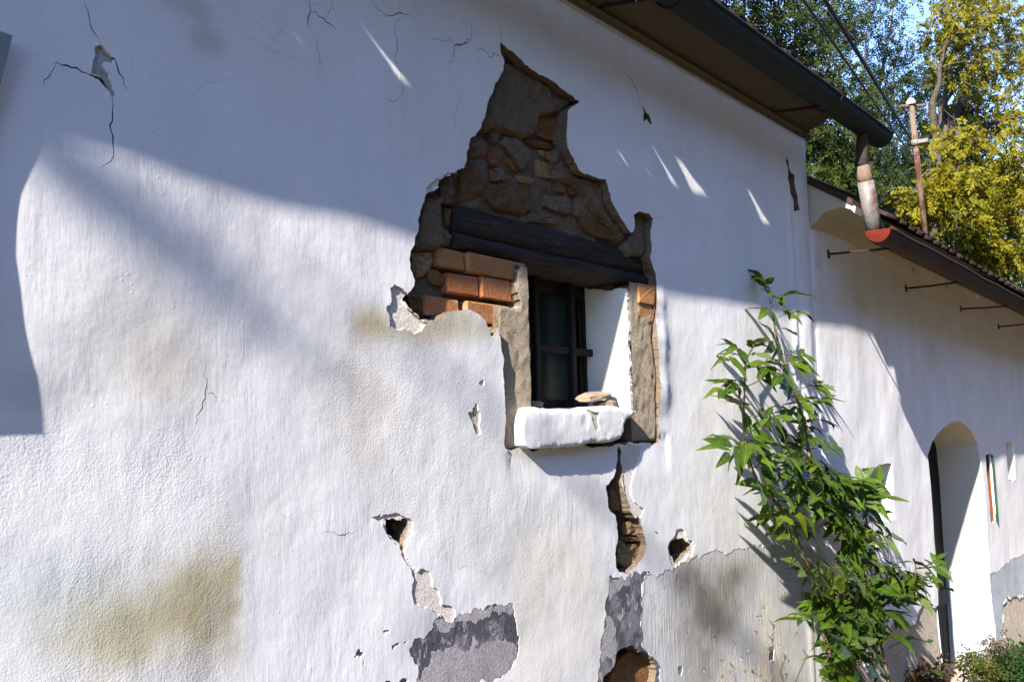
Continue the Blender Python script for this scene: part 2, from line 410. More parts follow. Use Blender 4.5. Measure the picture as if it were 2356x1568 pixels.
def coated_wall(name, outer, regions, spacing, height, tint, stip, mats, parent, rim=.06, rimmat=0):
    """wall face seen from -y, cut along ragged outlines; every region has its own depth (+y) and material.
    regions: (polygon, depth or None for an open hole, material index); later ones win"""
    co = []; ed = []
    def ring(poly):
        o = len(co)
        for q in poly: co.append(Vector(q))
        for i in range(len(poly)): ed.append((o + i, o + (i + 1) % len(poly)))
    ring(outer)
    for poly, d, mi in regions: ring(poly)
    r = random.Random(3)
    for q in spacing(r): co.append(Vector(q))
    V, E_, F_, *_ = delaunay_2d_cdt(co, ed, [], 0, 1e-5)
    v = np.array([(q.x, q.y) for q in V]); f = np.array([t for t in F_ if len(t) == 3])
    c = v[f].mean(1)
    keep = inside(c[:, 0], c[:, 1], outer); f = f[keep]; c = c[keep]
    rid = np.zeros(len(f), int)
    for k, (poly, d, mi) in enumerate(regions): rid[inside(c[:, 0], c[:, 1], poly)] = k + 1
    dep = [0.0] + [d for _, d, _ in regions]; mis = [0] + [m for _, _, m in regions]
    hh = np.array([height(x, z) for x, z in v])
    vs = []; fs = []; mi = []; sm = []; key = {}
    def vid(i, k):
        q = key.get((i, k))
        if q is None:
            q = key[(i, k)] = len(vs); vs.append((v[i, 0], hh[i] + dep[k], v[i, 1]))
        return q
    edges = {}
    for t, k in zip(f.tolist(), rid.tolist()):
        if dep[k] is not None:
            fs.append((vid(t[0], k), vid(t[1], k), vid(t[2], k))); mi.append(mis[k]); sm.append(True)
        for i in range(3):
            a, b = t[i], t[(i + 1) % 3]; edges.setdefault((min(a, b), max(a, b)), []).append(k)
    for (a, b), ks in edges.items():
        if len(ks) == 2 and ks[0] == ks[1]: continue
        d = [dep[k] for k in ks]
        if len(ks) == 1: lo, hi = d[0], rim; k0 = ks[0]
        else:
            d = [rim if q is None else q for q in d]
            lo, hi = min(d), max(d); k0 = ks[d.index(lo)]
        if lo is None or hi - lo < 1e-6: continue
        o = len(vs)
        for i, q in ((a, lo), (b, lo), (b, hi), (a, hi)): vs.append((v[i, 0], hh[i] + q, v[i, 1]))
        fs.append((o, o + 1, o + 2, o + 3)); mi.append(rimmat if hi - lo > .012 else mis[k0]); sm.append(False)
    me = bpy.data.meshes.new(name); me.from_pydata(vs, [], fs)
    for m in mats: me.materials.append(m)
    me.polygons.foreach_set('material_index', mi); me.polygons.foreach_set('use_smooth', sm)
    va = np.array(vs)
    tc = np.ones((len(vs), 4)); tc[:, :3] = tint(va[:, 0], va[:, 2])
    me.color_attributes.new('tint', 'FLOAT_COLOR', 'POINT').data.foreach_set('color', tc.ravel())
    me.attributes.new('stip', 'FLOAT', 'POINT').data.foreach_set('value', stip(va[:, 0], va[:, 2]).astype(float))
    # faces look towards -y
    n = me.polygons
    b = bmesh.new(); b.from_mesh(me)
    flip = [q for q in b.faces if q.smooth and q.normal.y > 0]
    bmesh.ops.reverse_faces(b, faces=flip); b.to_mesh(me); b.free()
    o = bpy.data.objects.new(name, me); link(o, parent)
    return o

def nz(x, y, z=0.0): return noise.noise(Vector((x, y, z)))

# ------------------------------------------------------------------ ground
ZG = 0.0
def ground_z(x, y):
    return ZG + .05 * nz(x * .5, y * .5) + .02 * nz(x * 2.3, y * 2.3) - .0
g = MB()
xs = sorted(set([-1500, -400, -120, -40, -15] + [round(-6 + .5 * i, 2) for i in range(37)] + [15, 20, 30, 60, 150, 400, 1500]))
ys = sorted(set([-1500, -400, -120, -40, -20, -12] + [round(-8 + .5 * i, 2) for i in range(31)] + [10, 16, 30, 80, 300, 1500]))
for x in xs:
    for y in ys: g.v.append((x, y, ground_z(x, y) if abs(x) < 40 and abs(y) < 30 else 0.0))
for i in range(len(xs) - 1):
    for j in range(len(ys) - 1):
        k = i * len(ys) + j; g.f.append((k, k + len(ys), k + len(ys) + 1, k + 1)); g.mi.append(0); g.sm.append(True)
tag(g.build('ground', GROUND), 'dry bare soil with litter along the foot of the walls', kind='structure')

# ------------------------------------------------------------------ the white house: wall
house = tag(empty('whitewashed_house', (1.0, 0, 0)), 'tall whitewashed house with fallen plaster around a small barred window', 'house')
XC = 4.645                                              # where the tall house meets the low one
def sm(a, b, x): t = np.clip((x - a) / (b - a), 0, 1); return t * t * (3 - 2 * t)
def sm1(a, b, x): t = min(1, max(0, (x - a) / (b - a))); return t * t * (3 - 2 * t)

hole = xz('A', [(940, 110), (985, 150), (1040, 190), (1080, 225), (1100, 255), (1150, 285), (1190, 315), (1240, 330), (1290, 365), (1330, 400), (1390, 440), (1440, 485),
                (1410, 505), (1375, 530), (1365, 560), (1362, 620), (1355, 700), (1362, 770), (1400, 840), (1430, 905), (1460, 930), (1510, 945), (1560, 965), (1600, 965),
                (1612, 1000), (1630, 1060), (1650, 1130), (1690, 1200), (1730, 1260), (1760, 1300), (1780, 1290), (1785, 1240), (1780, 1190), (1810, 1170), (1840, 1175),
                (1880, 1185), (1905, 1215), (1895, 1260), (1888, 1330), (1895, 1400), (1885, 1450)]) \
     + xz('B', [(1905, 270), (1920, 300), (1925, 380), (1922, 480), (1918, 560), (1916, 640), (1915, 700), (1925, 800), (1935, 900), (1940, 1000), (1935, 1100), (1940, 1200),
                (1940, 1300), (1942, 1365), (1800, 1368), (1700, 1370), (1660, 1376), (1500, 1387), (1300, 1397), (1100, 1400), (1000, 1407), (975, 1402), (970, 1300), (975, 1200),
                (970, 1100), (965, 1000), (960, 900), (957, 800), (945, 700), (930, 640), (905, 690), (885, 695), (875, 660), (850, 600), (810, 560), (770, 540), (735, 528), (690, 535), (640, 540),
                (600, 555), (570, 580), (530, 600), (490, 605), (440, 590), (420, 560), (390, 540), (360, 510), (340, 480), (335, 460), (350, 440), (380, 410), (400, 380), (405, 345),
                (395, 320), (380, 280), (375, 220), (380, 170), (390, 150)]) \
     + xz('A', [(405, 1380), (430, 1290), (428, 1220), (450, 1150), (470, 1100), (480, 1060), (520, 1040), (565, 1010), (575, 970), (620, 945), (680, 930), (685, 905), (720, 895),
                (735, 850), (735, 800), (750, 770), (755, 715), (790, 690), (820, 650), (845, 580), (860, 490), (890, 430), (900, 400), (930, 340), (960, 260), (965, 220), (945, 180)])
slit = xz('C', [(1818, -30), (1832, 0), (1825, 60), (1838, 120), (1835, 180), (1830, 240), (1850, 300), (1870, 360), (1890, 420), (1950, 450), (1960, 500), (1975, 560), (2000, 640), (1985, 700),
                (1950, 750), (1900, 800), (1860, 835), (1810, 820), (1790, 780), (1783, 700), (1790, 640), (1800, 560), (1790, 470), (1780, 430), (1760, 415), (1735, 380), (1730, 290),
                (1725, 230), (1760, 195), (1790, 140), (1800, 80), (1805, 20)])
newcoat = xz('B', [(0, 650), (80, 590), (150, 545), (170, 560), (210, 610), (245, 640), (350, 655), (400, 650), (460, 635), (530, 600), (600, 555), (640, 540), (690, 535), (735, 528), (810, 560),
                   (850, 600), (875, 660), (890, 690), (945, 720), (957, 800), (960, 900), (970, 1100), (972, 1300), (978, 1402), (1200, 1396), (1500, 1382), (1690, 1372)]) \
        + xz('C', [(1800, 80), (1760, 195), (1725, 230), (1735, 380), (1790, 470), (1783, 700), (1760, 760), (1735, 850), (1738, 960), (1725, 1100), (1708, 1200), (1690, 1350), (1668, 1480), (1640, 1700),
                   (860, 1700), (870, 1556), (990, 1530), (1090, 1470), (1130, 1380), (1140, 1280), (1125, 1180), (1110, 1080), (1082, 1025), (1010, 905), (860, 810), (720, 775), (600, 730), (540, 600),
                   (420, 500), (300, 430), (200, 420), (100, 380)]) \
        + xz('Z', [(835, 1110), (790, 1040), (765, 985), (735, 975), (712, 930), (708, 880), (735, 850), (790, 820), (800, 800)])
greypatch = xz('C', [(700, 1150), (760, 1105), (900, 1080), (1000, 1040), (1080, 1025), (1110, 1080), (1125, 1180), (1140, 1280), (1130, 1380), (1090, 1470), (990, 1530), (870, 1556), (860, 1720),
                     (440, 1720), (450, 1540), (430, 1400), (405, 1330), (440, 1260), (570, 1190), (575, 1140), (640, 1140)])
greystrip = xz('C', [(1735, 850), (1800, 855), (1870, 850), (1930, 815), (1960, 840), (2030, 828), (1985, 880), (1972, 1000), (1960, 1150), (1965, 1300), (2010, 1360), (2080, 1430), (2110, 1800), (1600, 1800),
                     (1640, 1650), (1668, 1480), (1690, 1350), (1708, 1200), (1725, 1100), (1738, 960)])
dado = xz('C', [(2030, 828), (2110, 830), (2150, 800), (2200, 785), (2280, 760), (2356, 730)]) + xz('Z', [(1660, 1268), (1705, 1262), (1760, 1258), (1800, 1246), (1850, 1250)]) \
     + [(XC, 1.20), (XC, .02)] + xz('C', [(2150, 2900), (2110, 1800), (2080, 1430), (2010, 1360), (1965, 1300), (1960, 1150), (1972, 1000), (1985, 880)])
heart = xz('C', [(245, 460), (300, 455), (330, 470), (360, 455), (395, 470), (400, 500), (385, 560), (365, 610), (360, 670), (350, 680), (340, 630), (300, 600), (260, 570), (245, 510)])
heart_rim = xz('C', [(140, 440), (200, 428), (260, 432), (300, 420), (350, 440), (400, 455), (430, 490), (425, 560), (395, 620), (370, 690), (400, 760), (350, 690), (330, 640), (280, 600), (245, 560), (225, 490)])
pinkrun = xz('C', [(345, 690), (370, 690), (400, 745), (430, 790), (500, 800), (550, 850), (560, 920), (610, 980), (620, 1040), (720, 1110), (690, 1160), (600, 1110), (430, 1030), (415, 950), (430, 860), (400, 780)])
pinkrun2 = xz('C', [(1840, -20), (1975, -20), (1940, 80), (1900, 200), (1890, 300), (1920, 350), (1985, 400), (1960, 450), (1890, 420), (1850, 300), (1832, 200)])
ragged_l = xz('B', [(250, 395), (290, 380), (360, 425), (340, 480), (390, 540), (430, 580), (490, 608), (462, 634), (350, 654), (245, 638), (240, 560), (258, 480)])
ragged_t = xz('A', [(480, 1062), (500, 1000), (560, 960), (620, 920), (690, 890), (690, 910), (680, 930), (620, 945), (575, 970), (565, 1010), (520, 1040)])
hole2 = xz('C', [(2200, 590), (2240, 590), (2270, 615), (2300, 640), (2295, 680), (2250, 720), (2195, 755), (2170, 710), (2155, 660), (2165, 620)])
hole2r = xz('C', [(2205, 520), (2240, 530), (2275, 590), (2325, 635), (2310, 700), (2250, 745), (2190, 790), (2170, 770), (2150, 700), (2140, 650), (2165, 600)])
hole3 = xz('C', [(1830, 1330), (1870, 1320), (1920, 1325), (1960, 1350), (2010, 1370), (2040, 1410), (2060, 1440), (2058, 1750), (1680, 1750), (1700, 1530), (1740, 1490), (1775, 1450), (1790, 1370)])
hole4 = xz('V', [(1000, 640), (1050, 645), (1100, 630), (1130, 670), (1170, 710), (1165, 780), (1130, 855), (1080, 840), (1050, 760), (1040, 700)])
flake1 = xz('B', [(735, 1180), (775, 1140), (785, 1112), (795, 1120), (800, 1160), (815, 1180), (820, 1310), (800, 1315), (770, 1270), (755, 1220)])
flake2 = xz('B', [(803, 990), (820, 975), (836, 968), (838, 1005), (815, 1008)])
flaketop = xz('G', [(590, 290), (625, 285), (710, 370), (700, 400), (650, 390), (640, 420), (680, 470), (700, 560), (715, 600), (690, 620), (660, 560), (620, 490), (560, 465), (575, 380)])
gash = xz('G', [(540, 468), (600, 485), (632, 490), (668, 545), (690, 600), (665, 570), (630, 532), (605, 500)])
rip1 = xz('A', [(1830, 490), (1845, 530), (1870, 560), (1890, 620), (1870, 615), (1860, 590), (1838, 605), (1840, 550)])
rip2 = xz('F', [(690, 985), (705, 1010), (715, 1050), (745, 1100), (755, 1200), (765, 1280), (775, 1315), (745, 1325), (740, 1250), (705, 1140), (700, 1050)])
bits = [xz('C', [(30, 1390), (45, 1360), (95, 1355), (100, 1380), (60, 1380), (40, 1410)]), xz('C', [(90, 1420), (103, 1400), (100, 1440), (92, 1450)]),
        xz('C', [(285, 1310), (320, 1290), (345, 1300), (400, 1270), (380, 1300), (310, 1320), (290, 1350)]), xz('C', [(225, 1215), (265, 1205), (268, 1222), (235, 1232)]),
        xz('C', [(240, 1550), (380, 1530), (400, 1545), (370, 1600), (240, 1600)]), xz('Q', [(1180, 1090), (1220, 1120), (1250, 1150), (1235, 1300), (1210, 1290), (1170, 1310), (1195, 1180)]),
        xz('Q', [(1600, 420), (1690, 440), (1720, 560), (1640, 760), (1580, 740), (1555, 600), (1590, 540)]), xz('Q', [(40, 1400), (90, 1360), (110, 1420), (90, 1500), (50, 1480)])]
cracks = [('G', [(525, -30), (550, 80), (565, 170), (610, 240), (625, 285)], .004), ('G', [(320, 400), (440, 430), (500, 455), (560, 475)], .006),
          ('G', [(690, 600), (690, 730), (690, 860), (670, 1020), (600, 1060)], .005), ('G', [(625, 285), (710, 370), (730, 425), (760, 490), (800, 570)], .005),
          ('G', [(1925, -30), (1948, 70), (1930, 130), (1945, 190)], .005), ('G', [(1950, 75), (2000, 105), (2050, 140), (2110, 190)], .005), ('G', [(1950, 190), (2005, 350), (2012, 490)], .002),
          ('G', [(2080, -30), (2075, 20), (2045, 120)], .0025), ('G', [(2305, -30), (2352, 30), (2450, 100), (2600, 130)], .004), ('G', [(270, 560), (330, 430), (345, 405)], .003),
          ('A', [(305, -160), (295, 130), (305, 260), (325, 370), (310, 455), (330, 530), (350, 600)], .003), ('A', [(230, 465), (305, 465)], .003),
          ('A', [(760, -40), (755, 95), (700, 125), (655, 130), (620, 230), (625, 285)], .004), ('A', [(660, 125), (710, 122), (756, 97)], .006), ('A', [(785, 128), (830, 150), (860, 175), (890, 205), (948, 205)], .004),
          ('A', [(470, 70), (560, 90), (630, 85), (655, 125)], .0025), ('A', [(940, 10), (938, 110)], .004), ('A', [(1720, 270), (1745, 320), (1785, 375), (1810, 440), (1832, 500)], .006),
          ('A', [(1890, 620), (1910, 640), (1905, 880), (1950, 1080)], .002), ('F', [(740, 1325), (728, 1390)], .004), ('F', [(765, 1320), (767, 1385)], .004),
          ('F', [(350, 1110), (400, 1115), (455, 1165)], .003), ('A', [(690, 400), (665, 540), (680, 650), (750, 700)], .002), ('A', [(1910, 1215), (1960, 1200), (1985, 1230)], .0025),
          ('H', [(1640, 810), (1700, 800), (1770, 815), (1830, 790)], .003), ('H', [(1050, -60), (1052, 60), (1030, 170), (1000, 260)], .004), ('H', [(1110, 120), (1050, 95)], .0025),
          ('C', [(2255, 800), (2200, 870), (2190, 1000)], .002), ('C', [(2075, 560), (2055, 545)], .012), ('Q', [(380, 130), (310, 250), (315, 420), (330, 500), (310, 720)], .003),
          ('Q', [(150, 610), (155, 900), (130, 1180), (125, 1300), (90, 1380)], .004), ('Q', [(750, 660), (840, 610), (885, 610)], .003), ('Q', [(780, 760), (765, 680)], .003),
          ('C', [(1480, 130), (1410, 200), (1405, 250)], .002), ('C', [(720, 775), (800, 780)], .0025)]
MM = [WHITE, MORTAR, RENDER, BEIGE, DARKHOLE, RUBBLE, SLATE, GREYDADO, OLDGREY, TAN, MAUVE]
R = []
def reg(poly, d, mi, step=.010, amp=.16): R.append((rough_poly(poly, step, amp, len(R) + 11), d, mi))
reg(newcoat, .0, 0, .012, .10); reg(dado, .0012, 7, .014, .2); reg(greystrip, .0008, 6, .007, .26); reg(greypatch, .0008, 6, .007, .26)
for pl in ([(575, 1140), (640, 1138), (700, 1148), (760, 1105), (900, 1080), (1000, 1040), (1080, 1025), (1104, 1075), (1000, 1105), (910, 1125), (790, 1150), (700, 1195), (600, 1195)], [(560, 1350), (700, 1320), (870, 1340), (990, 1290), (1110, 1300), (1128, 1385), (1088, 1468), (990, 1526), (875, 1552), (865, 1715), (500, 1715), (490, 1500)],
           [(1740, 870), (1790, 865), (1850, 870), (1900, 845), (1890, 900), (1800, 950), (1745, 1010)], [(1730, 1110), (1790, 1200), (1800, 1300), (1760, 1400), (1690, 1420), (1712, 1210)]): reg(xz('C', pl), .0004, 10, .007, .28)
reg(heart_rim, .003, 2, .008, .2); reg(pinkrun, .003, 2, .008, .22); reg(pinkrun2, .003, 2, .008, .12); reg(ragged_l, .006, 2, .008, .2); reg(ragged_t, .005, 2, .008, .2)
reg(hole2r, .004, 2, .008, .2)
reg(flake1, .004, 3, .006); reg(flake2, .004, 3, .006); reg(flaketop, .006, 8, .006); reg(gash, .06, 4, .008)
reg(heart, .05, 4, .008); reg(hole2, .05, 4, .008); reg(hole3, .055, 4, .01); reg(hole4, .05, 4, .008); reg(slit, .045, 4, .010); reg(rip1, .06, 4, .008); reg(rip2, .07, 4, .01)
for b in bits: reg(b, .0035, 6, .006, .2)
for i, (t, pts, w) in enumerate(cracks): R.append((crack_poly(xz(t, pts), w * .72, i + 50), .015, 4))
reg(hole, None, 0, .009, .12)
# thin the crack outlines where they would cross the open hole
def main_height(x, z):
    h = .007 * nz(x * 1.7, z * 1.7, 3) + (.0030 - .0012 * sm1(2.8, 3.4, x)) * nz(x * 4.5, z * 5, 9) + .0008 * nz(x * 14, z * 13, 5)
    lip = sm1(1.80, 1.90, z) * (1 - sm1(2.20, 2.30, z))
    k = .6 + .4 * nz(z * 9, 1.3) + .25 * nz(z * 31, 4)
    if x > 3.12: h -= .015 * k * lip * math.exp(-((max(0, x - 3.185)) / .035) ** 1.4)
    if 2.1 < x < 2.35: h -= .004 * sm1(1.68, 1.8, z) * (1 - sm1(2.02, 2.1, z)) * math.exp(-((max(0, 2.31 - x)) / .05) ** 1.5)
    h -= .008 * math.exp(-((x - 4.40) / .018) ** 2) * (1 - sm1(2.9, 3.05, z)) + .006 * sm1(4.42, 4.5, x)
    h += .010 * sm1(4.56, 4.64, x)
    if 2.28 < x < 3.2 and 1.5 < z < 1.75: h += .004 * sm1(1.60, 1.72, z)
    d = math.hypot((x - 1.02) / .25, (z - 2.12) / .35); h -= .012 * math.exp(-d * d)          # an old swelling under the flake
    return h
stains = [((470, 1400), .30, .10, (.72, .67, .51), .95), ((560, 1360), .14, .12, (.72, .66, .50), .8), ((330, 1450), .16, .06, (.80, .75, .58), .55), ((190, 1370), .18, .09, (.72, .76, .74), .5), ((100, 1330), .12, .05, (.70, .76, .82), .5),
          ((250, 1300), .35, .2, (.90, .91, .90), .5), ((840, 960), .09, .14, (.86, .81, .72), .55), ((1260, 1290), .20, .12, (.93, .88, .77), .6), ((1240, 1480), .16, .14, (.95, .92, .84), .6), ((380, 840), .12, .07, (.86, .80, .66), .5),
          ((1040, 745), .16, .045, (.70, .62, .44), .95), ((930, 755), .14, .035, (.78, .70, .53), .8), ((850, 740), .07, .04, (.74, .66, .48), .8), ((300, 780), .14, .12, (.90, .87, .78), .5),
          ((820, 850), .25, .1, (.94, .92, .88), .5), ((1350, 1400), .1, .2, (.93, .90, .80), .5), ((480, 95), .05, .03, (.62, .62, .48), .7), ((430, 10), .06, .03, (.62, .62, .50), .7),
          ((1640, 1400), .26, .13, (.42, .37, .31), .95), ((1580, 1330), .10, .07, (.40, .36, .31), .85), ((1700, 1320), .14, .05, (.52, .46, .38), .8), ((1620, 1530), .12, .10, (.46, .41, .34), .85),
          ((1780, 1480), .12, .2, (1.25, 1.20, 1.02), .7), ((1450, 1520), .05, .2, (1.2, 1.12, 1.2), .5), ((1080, 1520), .14, .07, (1.35, 1.28, 1.36), .8), ((1020, 1440), .12, .06, (.62, .62, .72), .7),
          ((70, 900), .06, .04, (.72, .74, .74), .5), ((1100, 1560), .2, .05, (1.3, 1.22, 1.26), .6), ((640, 620), .4, .2, (.985, .975, .97), .7)]
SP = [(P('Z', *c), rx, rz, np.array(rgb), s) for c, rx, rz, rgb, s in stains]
def main_tint(x, z):
    t = np.ones((len(x), 3))
    wob = np.array([.5 * nz(a * 6, b * 8, 2) + .35 * nz(a * 17, b * 17, 4) + .25 * nz(a * 40, b * 40, 6) for a, b in zip(x, z)])
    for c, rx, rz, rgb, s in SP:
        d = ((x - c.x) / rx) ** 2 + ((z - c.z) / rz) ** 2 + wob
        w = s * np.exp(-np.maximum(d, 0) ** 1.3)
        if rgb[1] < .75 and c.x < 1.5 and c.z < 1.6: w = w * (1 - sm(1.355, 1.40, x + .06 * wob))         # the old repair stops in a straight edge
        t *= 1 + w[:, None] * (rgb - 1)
    t *= 1 - inside(x, z, newcoat).astype(float)[:, None] * np.array([.055, .06, .075])
    return t
ncp = newcoat
def main_stip(x, z):
    s = inside(x, z, ncp).astype(float)
    e = P('Z', 430, 950)
    wob = np.array([.08 * nz(a * 5, b * 5) for a, b in zip(x, z)])
    low = (1 - sm(1.70, 1.86, z + wob)) * (1 - sm(1.30, 1.42, x + wob * .5))
    return np.clip(np.maximum(s, low), 0, 1) * .92 + .08
def main_pts(r):
    out = []
    def grid(x0, x1, z0, z1, s):
        nx, nz_ = int((x1 - x0) / s), int((z1 - z0) / s)
        for i in range(nx):
            for j in range(nz_): out.append((x0 + (i + .5 + r.uniform(-.3, .3)) * s, z0 + (j + .5 + r.uniform(-.3, .3)) * s))
    grid(.78, 3.4, 1.0, 3.1, .017); grid(3.4, XC - .01, .5, 3.1, .022); grid(.78, 3.4, .05, 1.0, .06); grid(-2.45, .78, .05, 3.1, .08); grid(3.4, XC - .01, .05, .5, .06)
    return out
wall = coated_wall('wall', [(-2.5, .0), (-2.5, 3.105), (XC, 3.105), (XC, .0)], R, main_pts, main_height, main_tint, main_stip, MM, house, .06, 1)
wall.location = (-1.0, 0, 0)

# cove under the eaves, end walls and back wall
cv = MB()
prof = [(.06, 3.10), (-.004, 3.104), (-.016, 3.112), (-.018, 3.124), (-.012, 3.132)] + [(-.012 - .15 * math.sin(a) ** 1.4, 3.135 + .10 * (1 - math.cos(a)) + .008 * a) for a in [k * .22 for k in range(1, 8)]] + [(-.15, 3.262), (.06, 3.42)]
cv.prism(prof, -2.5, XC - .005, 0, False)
co_ = cv.build('eave_cove', [m_white('shade_darkened_limewash', (.11, .093, .066))], house); co_.location = (-1, 0, 0)  # eave shade put into the cove's dark limewash colour
for o in (co_,):
    a = o.data.color_attributes.new('tint', 'FLOAT_COLOR', 'POINT'); a.data.foreach_set('color', [1.0] * 4 * len(o.data.vertices))
ln = MB()
pts = []
for i in range(60):
    x = -2.5 + (XC + 2.4) * i / 59; pts.append((x, -.017 + .002 * nz(x * 5, 1), 3.118 + .004 * nz(x * 3, 2)))
ln.tube(pts, .008, 6); o = ln.build('painted_moulding', m_stony('brown_paint_line', [(.12, .095, .045), (.16, .125, .06)], 20, .003, 80), house); o.location = (-1, 0, 0)
sh = MB()
sh.box(XC - .25, XC - .012, .065, 4.9, 0, 3.42); sh.box(-2.5, -2.26, .065, 4.9, 0, 3.42); sh.box(-2.5, XC - .012, 4.9, 5.1, 0, 3.42)
sh.add([(XC - .013, 0, 3.42), (XC - .013, 5.1, 3.42), (XC - .013, 2.55, 5.4), (XC - .25, 0, 3.42), (XC - .25, 5.1, 3.42), (XC - .25, 2.55, 5.4)], [(0, 1, 2), (3, 5, 4), (0, 3, 4, 1), (1, 4, 5, 2), (2, 5, 3, 0)])
o = sh.build('gable_and_rear_wall', OLDGREY, house); o.location = (-1, 0, 0)

# ------------------------------------------------------------------ masonry laid bare round the window
def flatpoly(t, pts, yp): return xz(t, pts, yp)
m1 = flatpoly('A', [(960, 230), (1080, 250), (1440, 480), (1370, 540), (1190, 570), (1150, 690), (1100, 700), (940, 650), (870, 650), (820, 640), (860, 480)], .03)
m2 = flatpoly('A', [(1290, 780), (1360, 770), (1440, 920), (1600, 970), (1640, 1100), (1750, 1290), (1700, 1370), (1680, 1300), (1590, 1230), (1510, 1130), (1440, 1020), (1300, 960)], .03)
m3 = flatpoly('A', [(1775, 1170), (1910, 1190), (1900, 1450), (1740, 1450), (1710, 1400), (1760, 1300)], .03)
m4 = flatpoly('A', [(470, 1080), (580, 1080), (575, 1390), (540, 1400), (380, 1410), (425, 1290)], .03)
WX0, WX1 = 2.405, 2.978                                 # window opening
mo = MB(); sx, sz = .0095, .0095
gx = [1.80 + sx * i for i in range(int(1.46 / sx))]; gz = [1.62 + sz * i for i in range(int(1.50 / sz))]
GXX, GZZ = np.meshgrid(gx, gz, indexing='ij'); fx, fz = GXX.ravel(), GZZ.ravel()
insm = np.zeros(len(fx))
for m_ in (m1, m2, m3, m4): insm = np.maximum(insm, inside(fx, fz, m_))
wn1 = np.array([.022 * nz(b * 21, 3.3) + .012 * nz(b * 60, 1.3) for b in fz])
bandl = ((fx > 2.26) & (fx < WX0 + .02) & (fz < 2.12)) | ((fx > 2.352 + wn1) & (fx < WX0 + .02) & (fz < 2.232 + wn1)); bandr = (fx > WX1 - .02) & (fz < 2.26)
yy = np.where(insm > 0, .026, .056); yy = np.where(bandl, .014, yy); yy = np.where(bandr, .010, yy)
yy = np.where(inside(fx, fz, hole), yy, .075)
bandm = np.where((bandl | bandr) & (insm < 1), .35, 1.0)
yy = yy + bandm * np.array([.009 * nz(a * 14, b * 14) + .007 * nz(a * 38, b * 38, 2) + .0040 * nz(a * 100, b * 100, 7) for a, b in zip(fx, fz)])
yy = yy + np.where((bandl | bandr) & (insm < 1), np.array([.001 * nz(a * 45, b * 28, 5) for a, b in zip(fx, fz)]), 0)
nzv = len(gz)
mo.v = [(a, b, c) for a, b, c in zip(fx, yy, fz)]
for i in range(len(gx) - 1):
    for j in range(nzv - 1):
        x, z = gx[i] + sx / 2, gz[j] + sz / 2
        if WX0 < x < WX1 and 1.82 < z < 2.262: continue
        k = i * nzv + j; mo.f.append((k, k + nzv, k + nzv + 1, k + 1)); mo.mi.append(1 if bandm[k] < 1 else 0); mo.sm.append(True)
# reveals of the opening behind the mortar face
for x0, x1 in ((WX0 - .14, WX0 - .004), (WX1 + .004, WX1 + .2)): mo.box(x0, x1, .078, .24, 1.80, 2.262)
o = mo.build('mortar', [MORTAR, m_stony('sandy_window_mortar', [(.40, .315, .22), (.50, .41, .30), (.20, .14, .09)], 45, .010, 130)], wall)

def stone(parent, poly, y_front, mat, name='stone', bulge=.014, seed=0, n=12, back=.05):
    """one irregular stone with a rounded face, from its outline in the wall"""
    r = random.Random(seed); pa = [Vector(p) for p in poly]; c = sum(pa, Vector((0, 0))) / len(pa)
    per = [0.0]
    for i in range(len(pa)): per.append(per[-1] + (pa[(i + 1) % len(pa)] - pa[i]).length)
    ring = []
    for k in range(n):
        s_ = per[-1] * k / n
        for i in range(len(pa)):
            if per[i] <= s_ <= per[i + 1]:
                t = (s_ - per[i]) / max(1e-9, per[i + 1] - per[i]); ring.append(pa[i].lerp(pa[(i + 1) % len(pa)], t)); break
    vs = []; fs = []
    for q, (sc_, dy) in enumerate(((1.0, back), (1.0, .6 * bulge), (.94, -.35 * bulge), (.60, -.6 * bulge))):
        for p in ring:
            d = c + (p - c) * (sc_ + (r.uniform(-.05, .05) if q else 0)); vs.append((d.x, y_front + dy + r.uniform(-.4, .4) * bulge * (q > 0), d.y))
    for q in range(3):
        for k in range(n): fs.append((q * n + k, q * n + (k + 1) % n, (q + 1) * n + (k + 1) % n, (q + 1) * n + k))
    vs.append((c.x, y_front - .6 * bulge, c.y)); L = len(vs) - 1
    for k in range(n): fs.append((3 * n + k, 3 * n + (k + 1) % n, L))
    b = MB(); b.add(vs, fs, 0, False)
    return b.build(name, mat, parent)

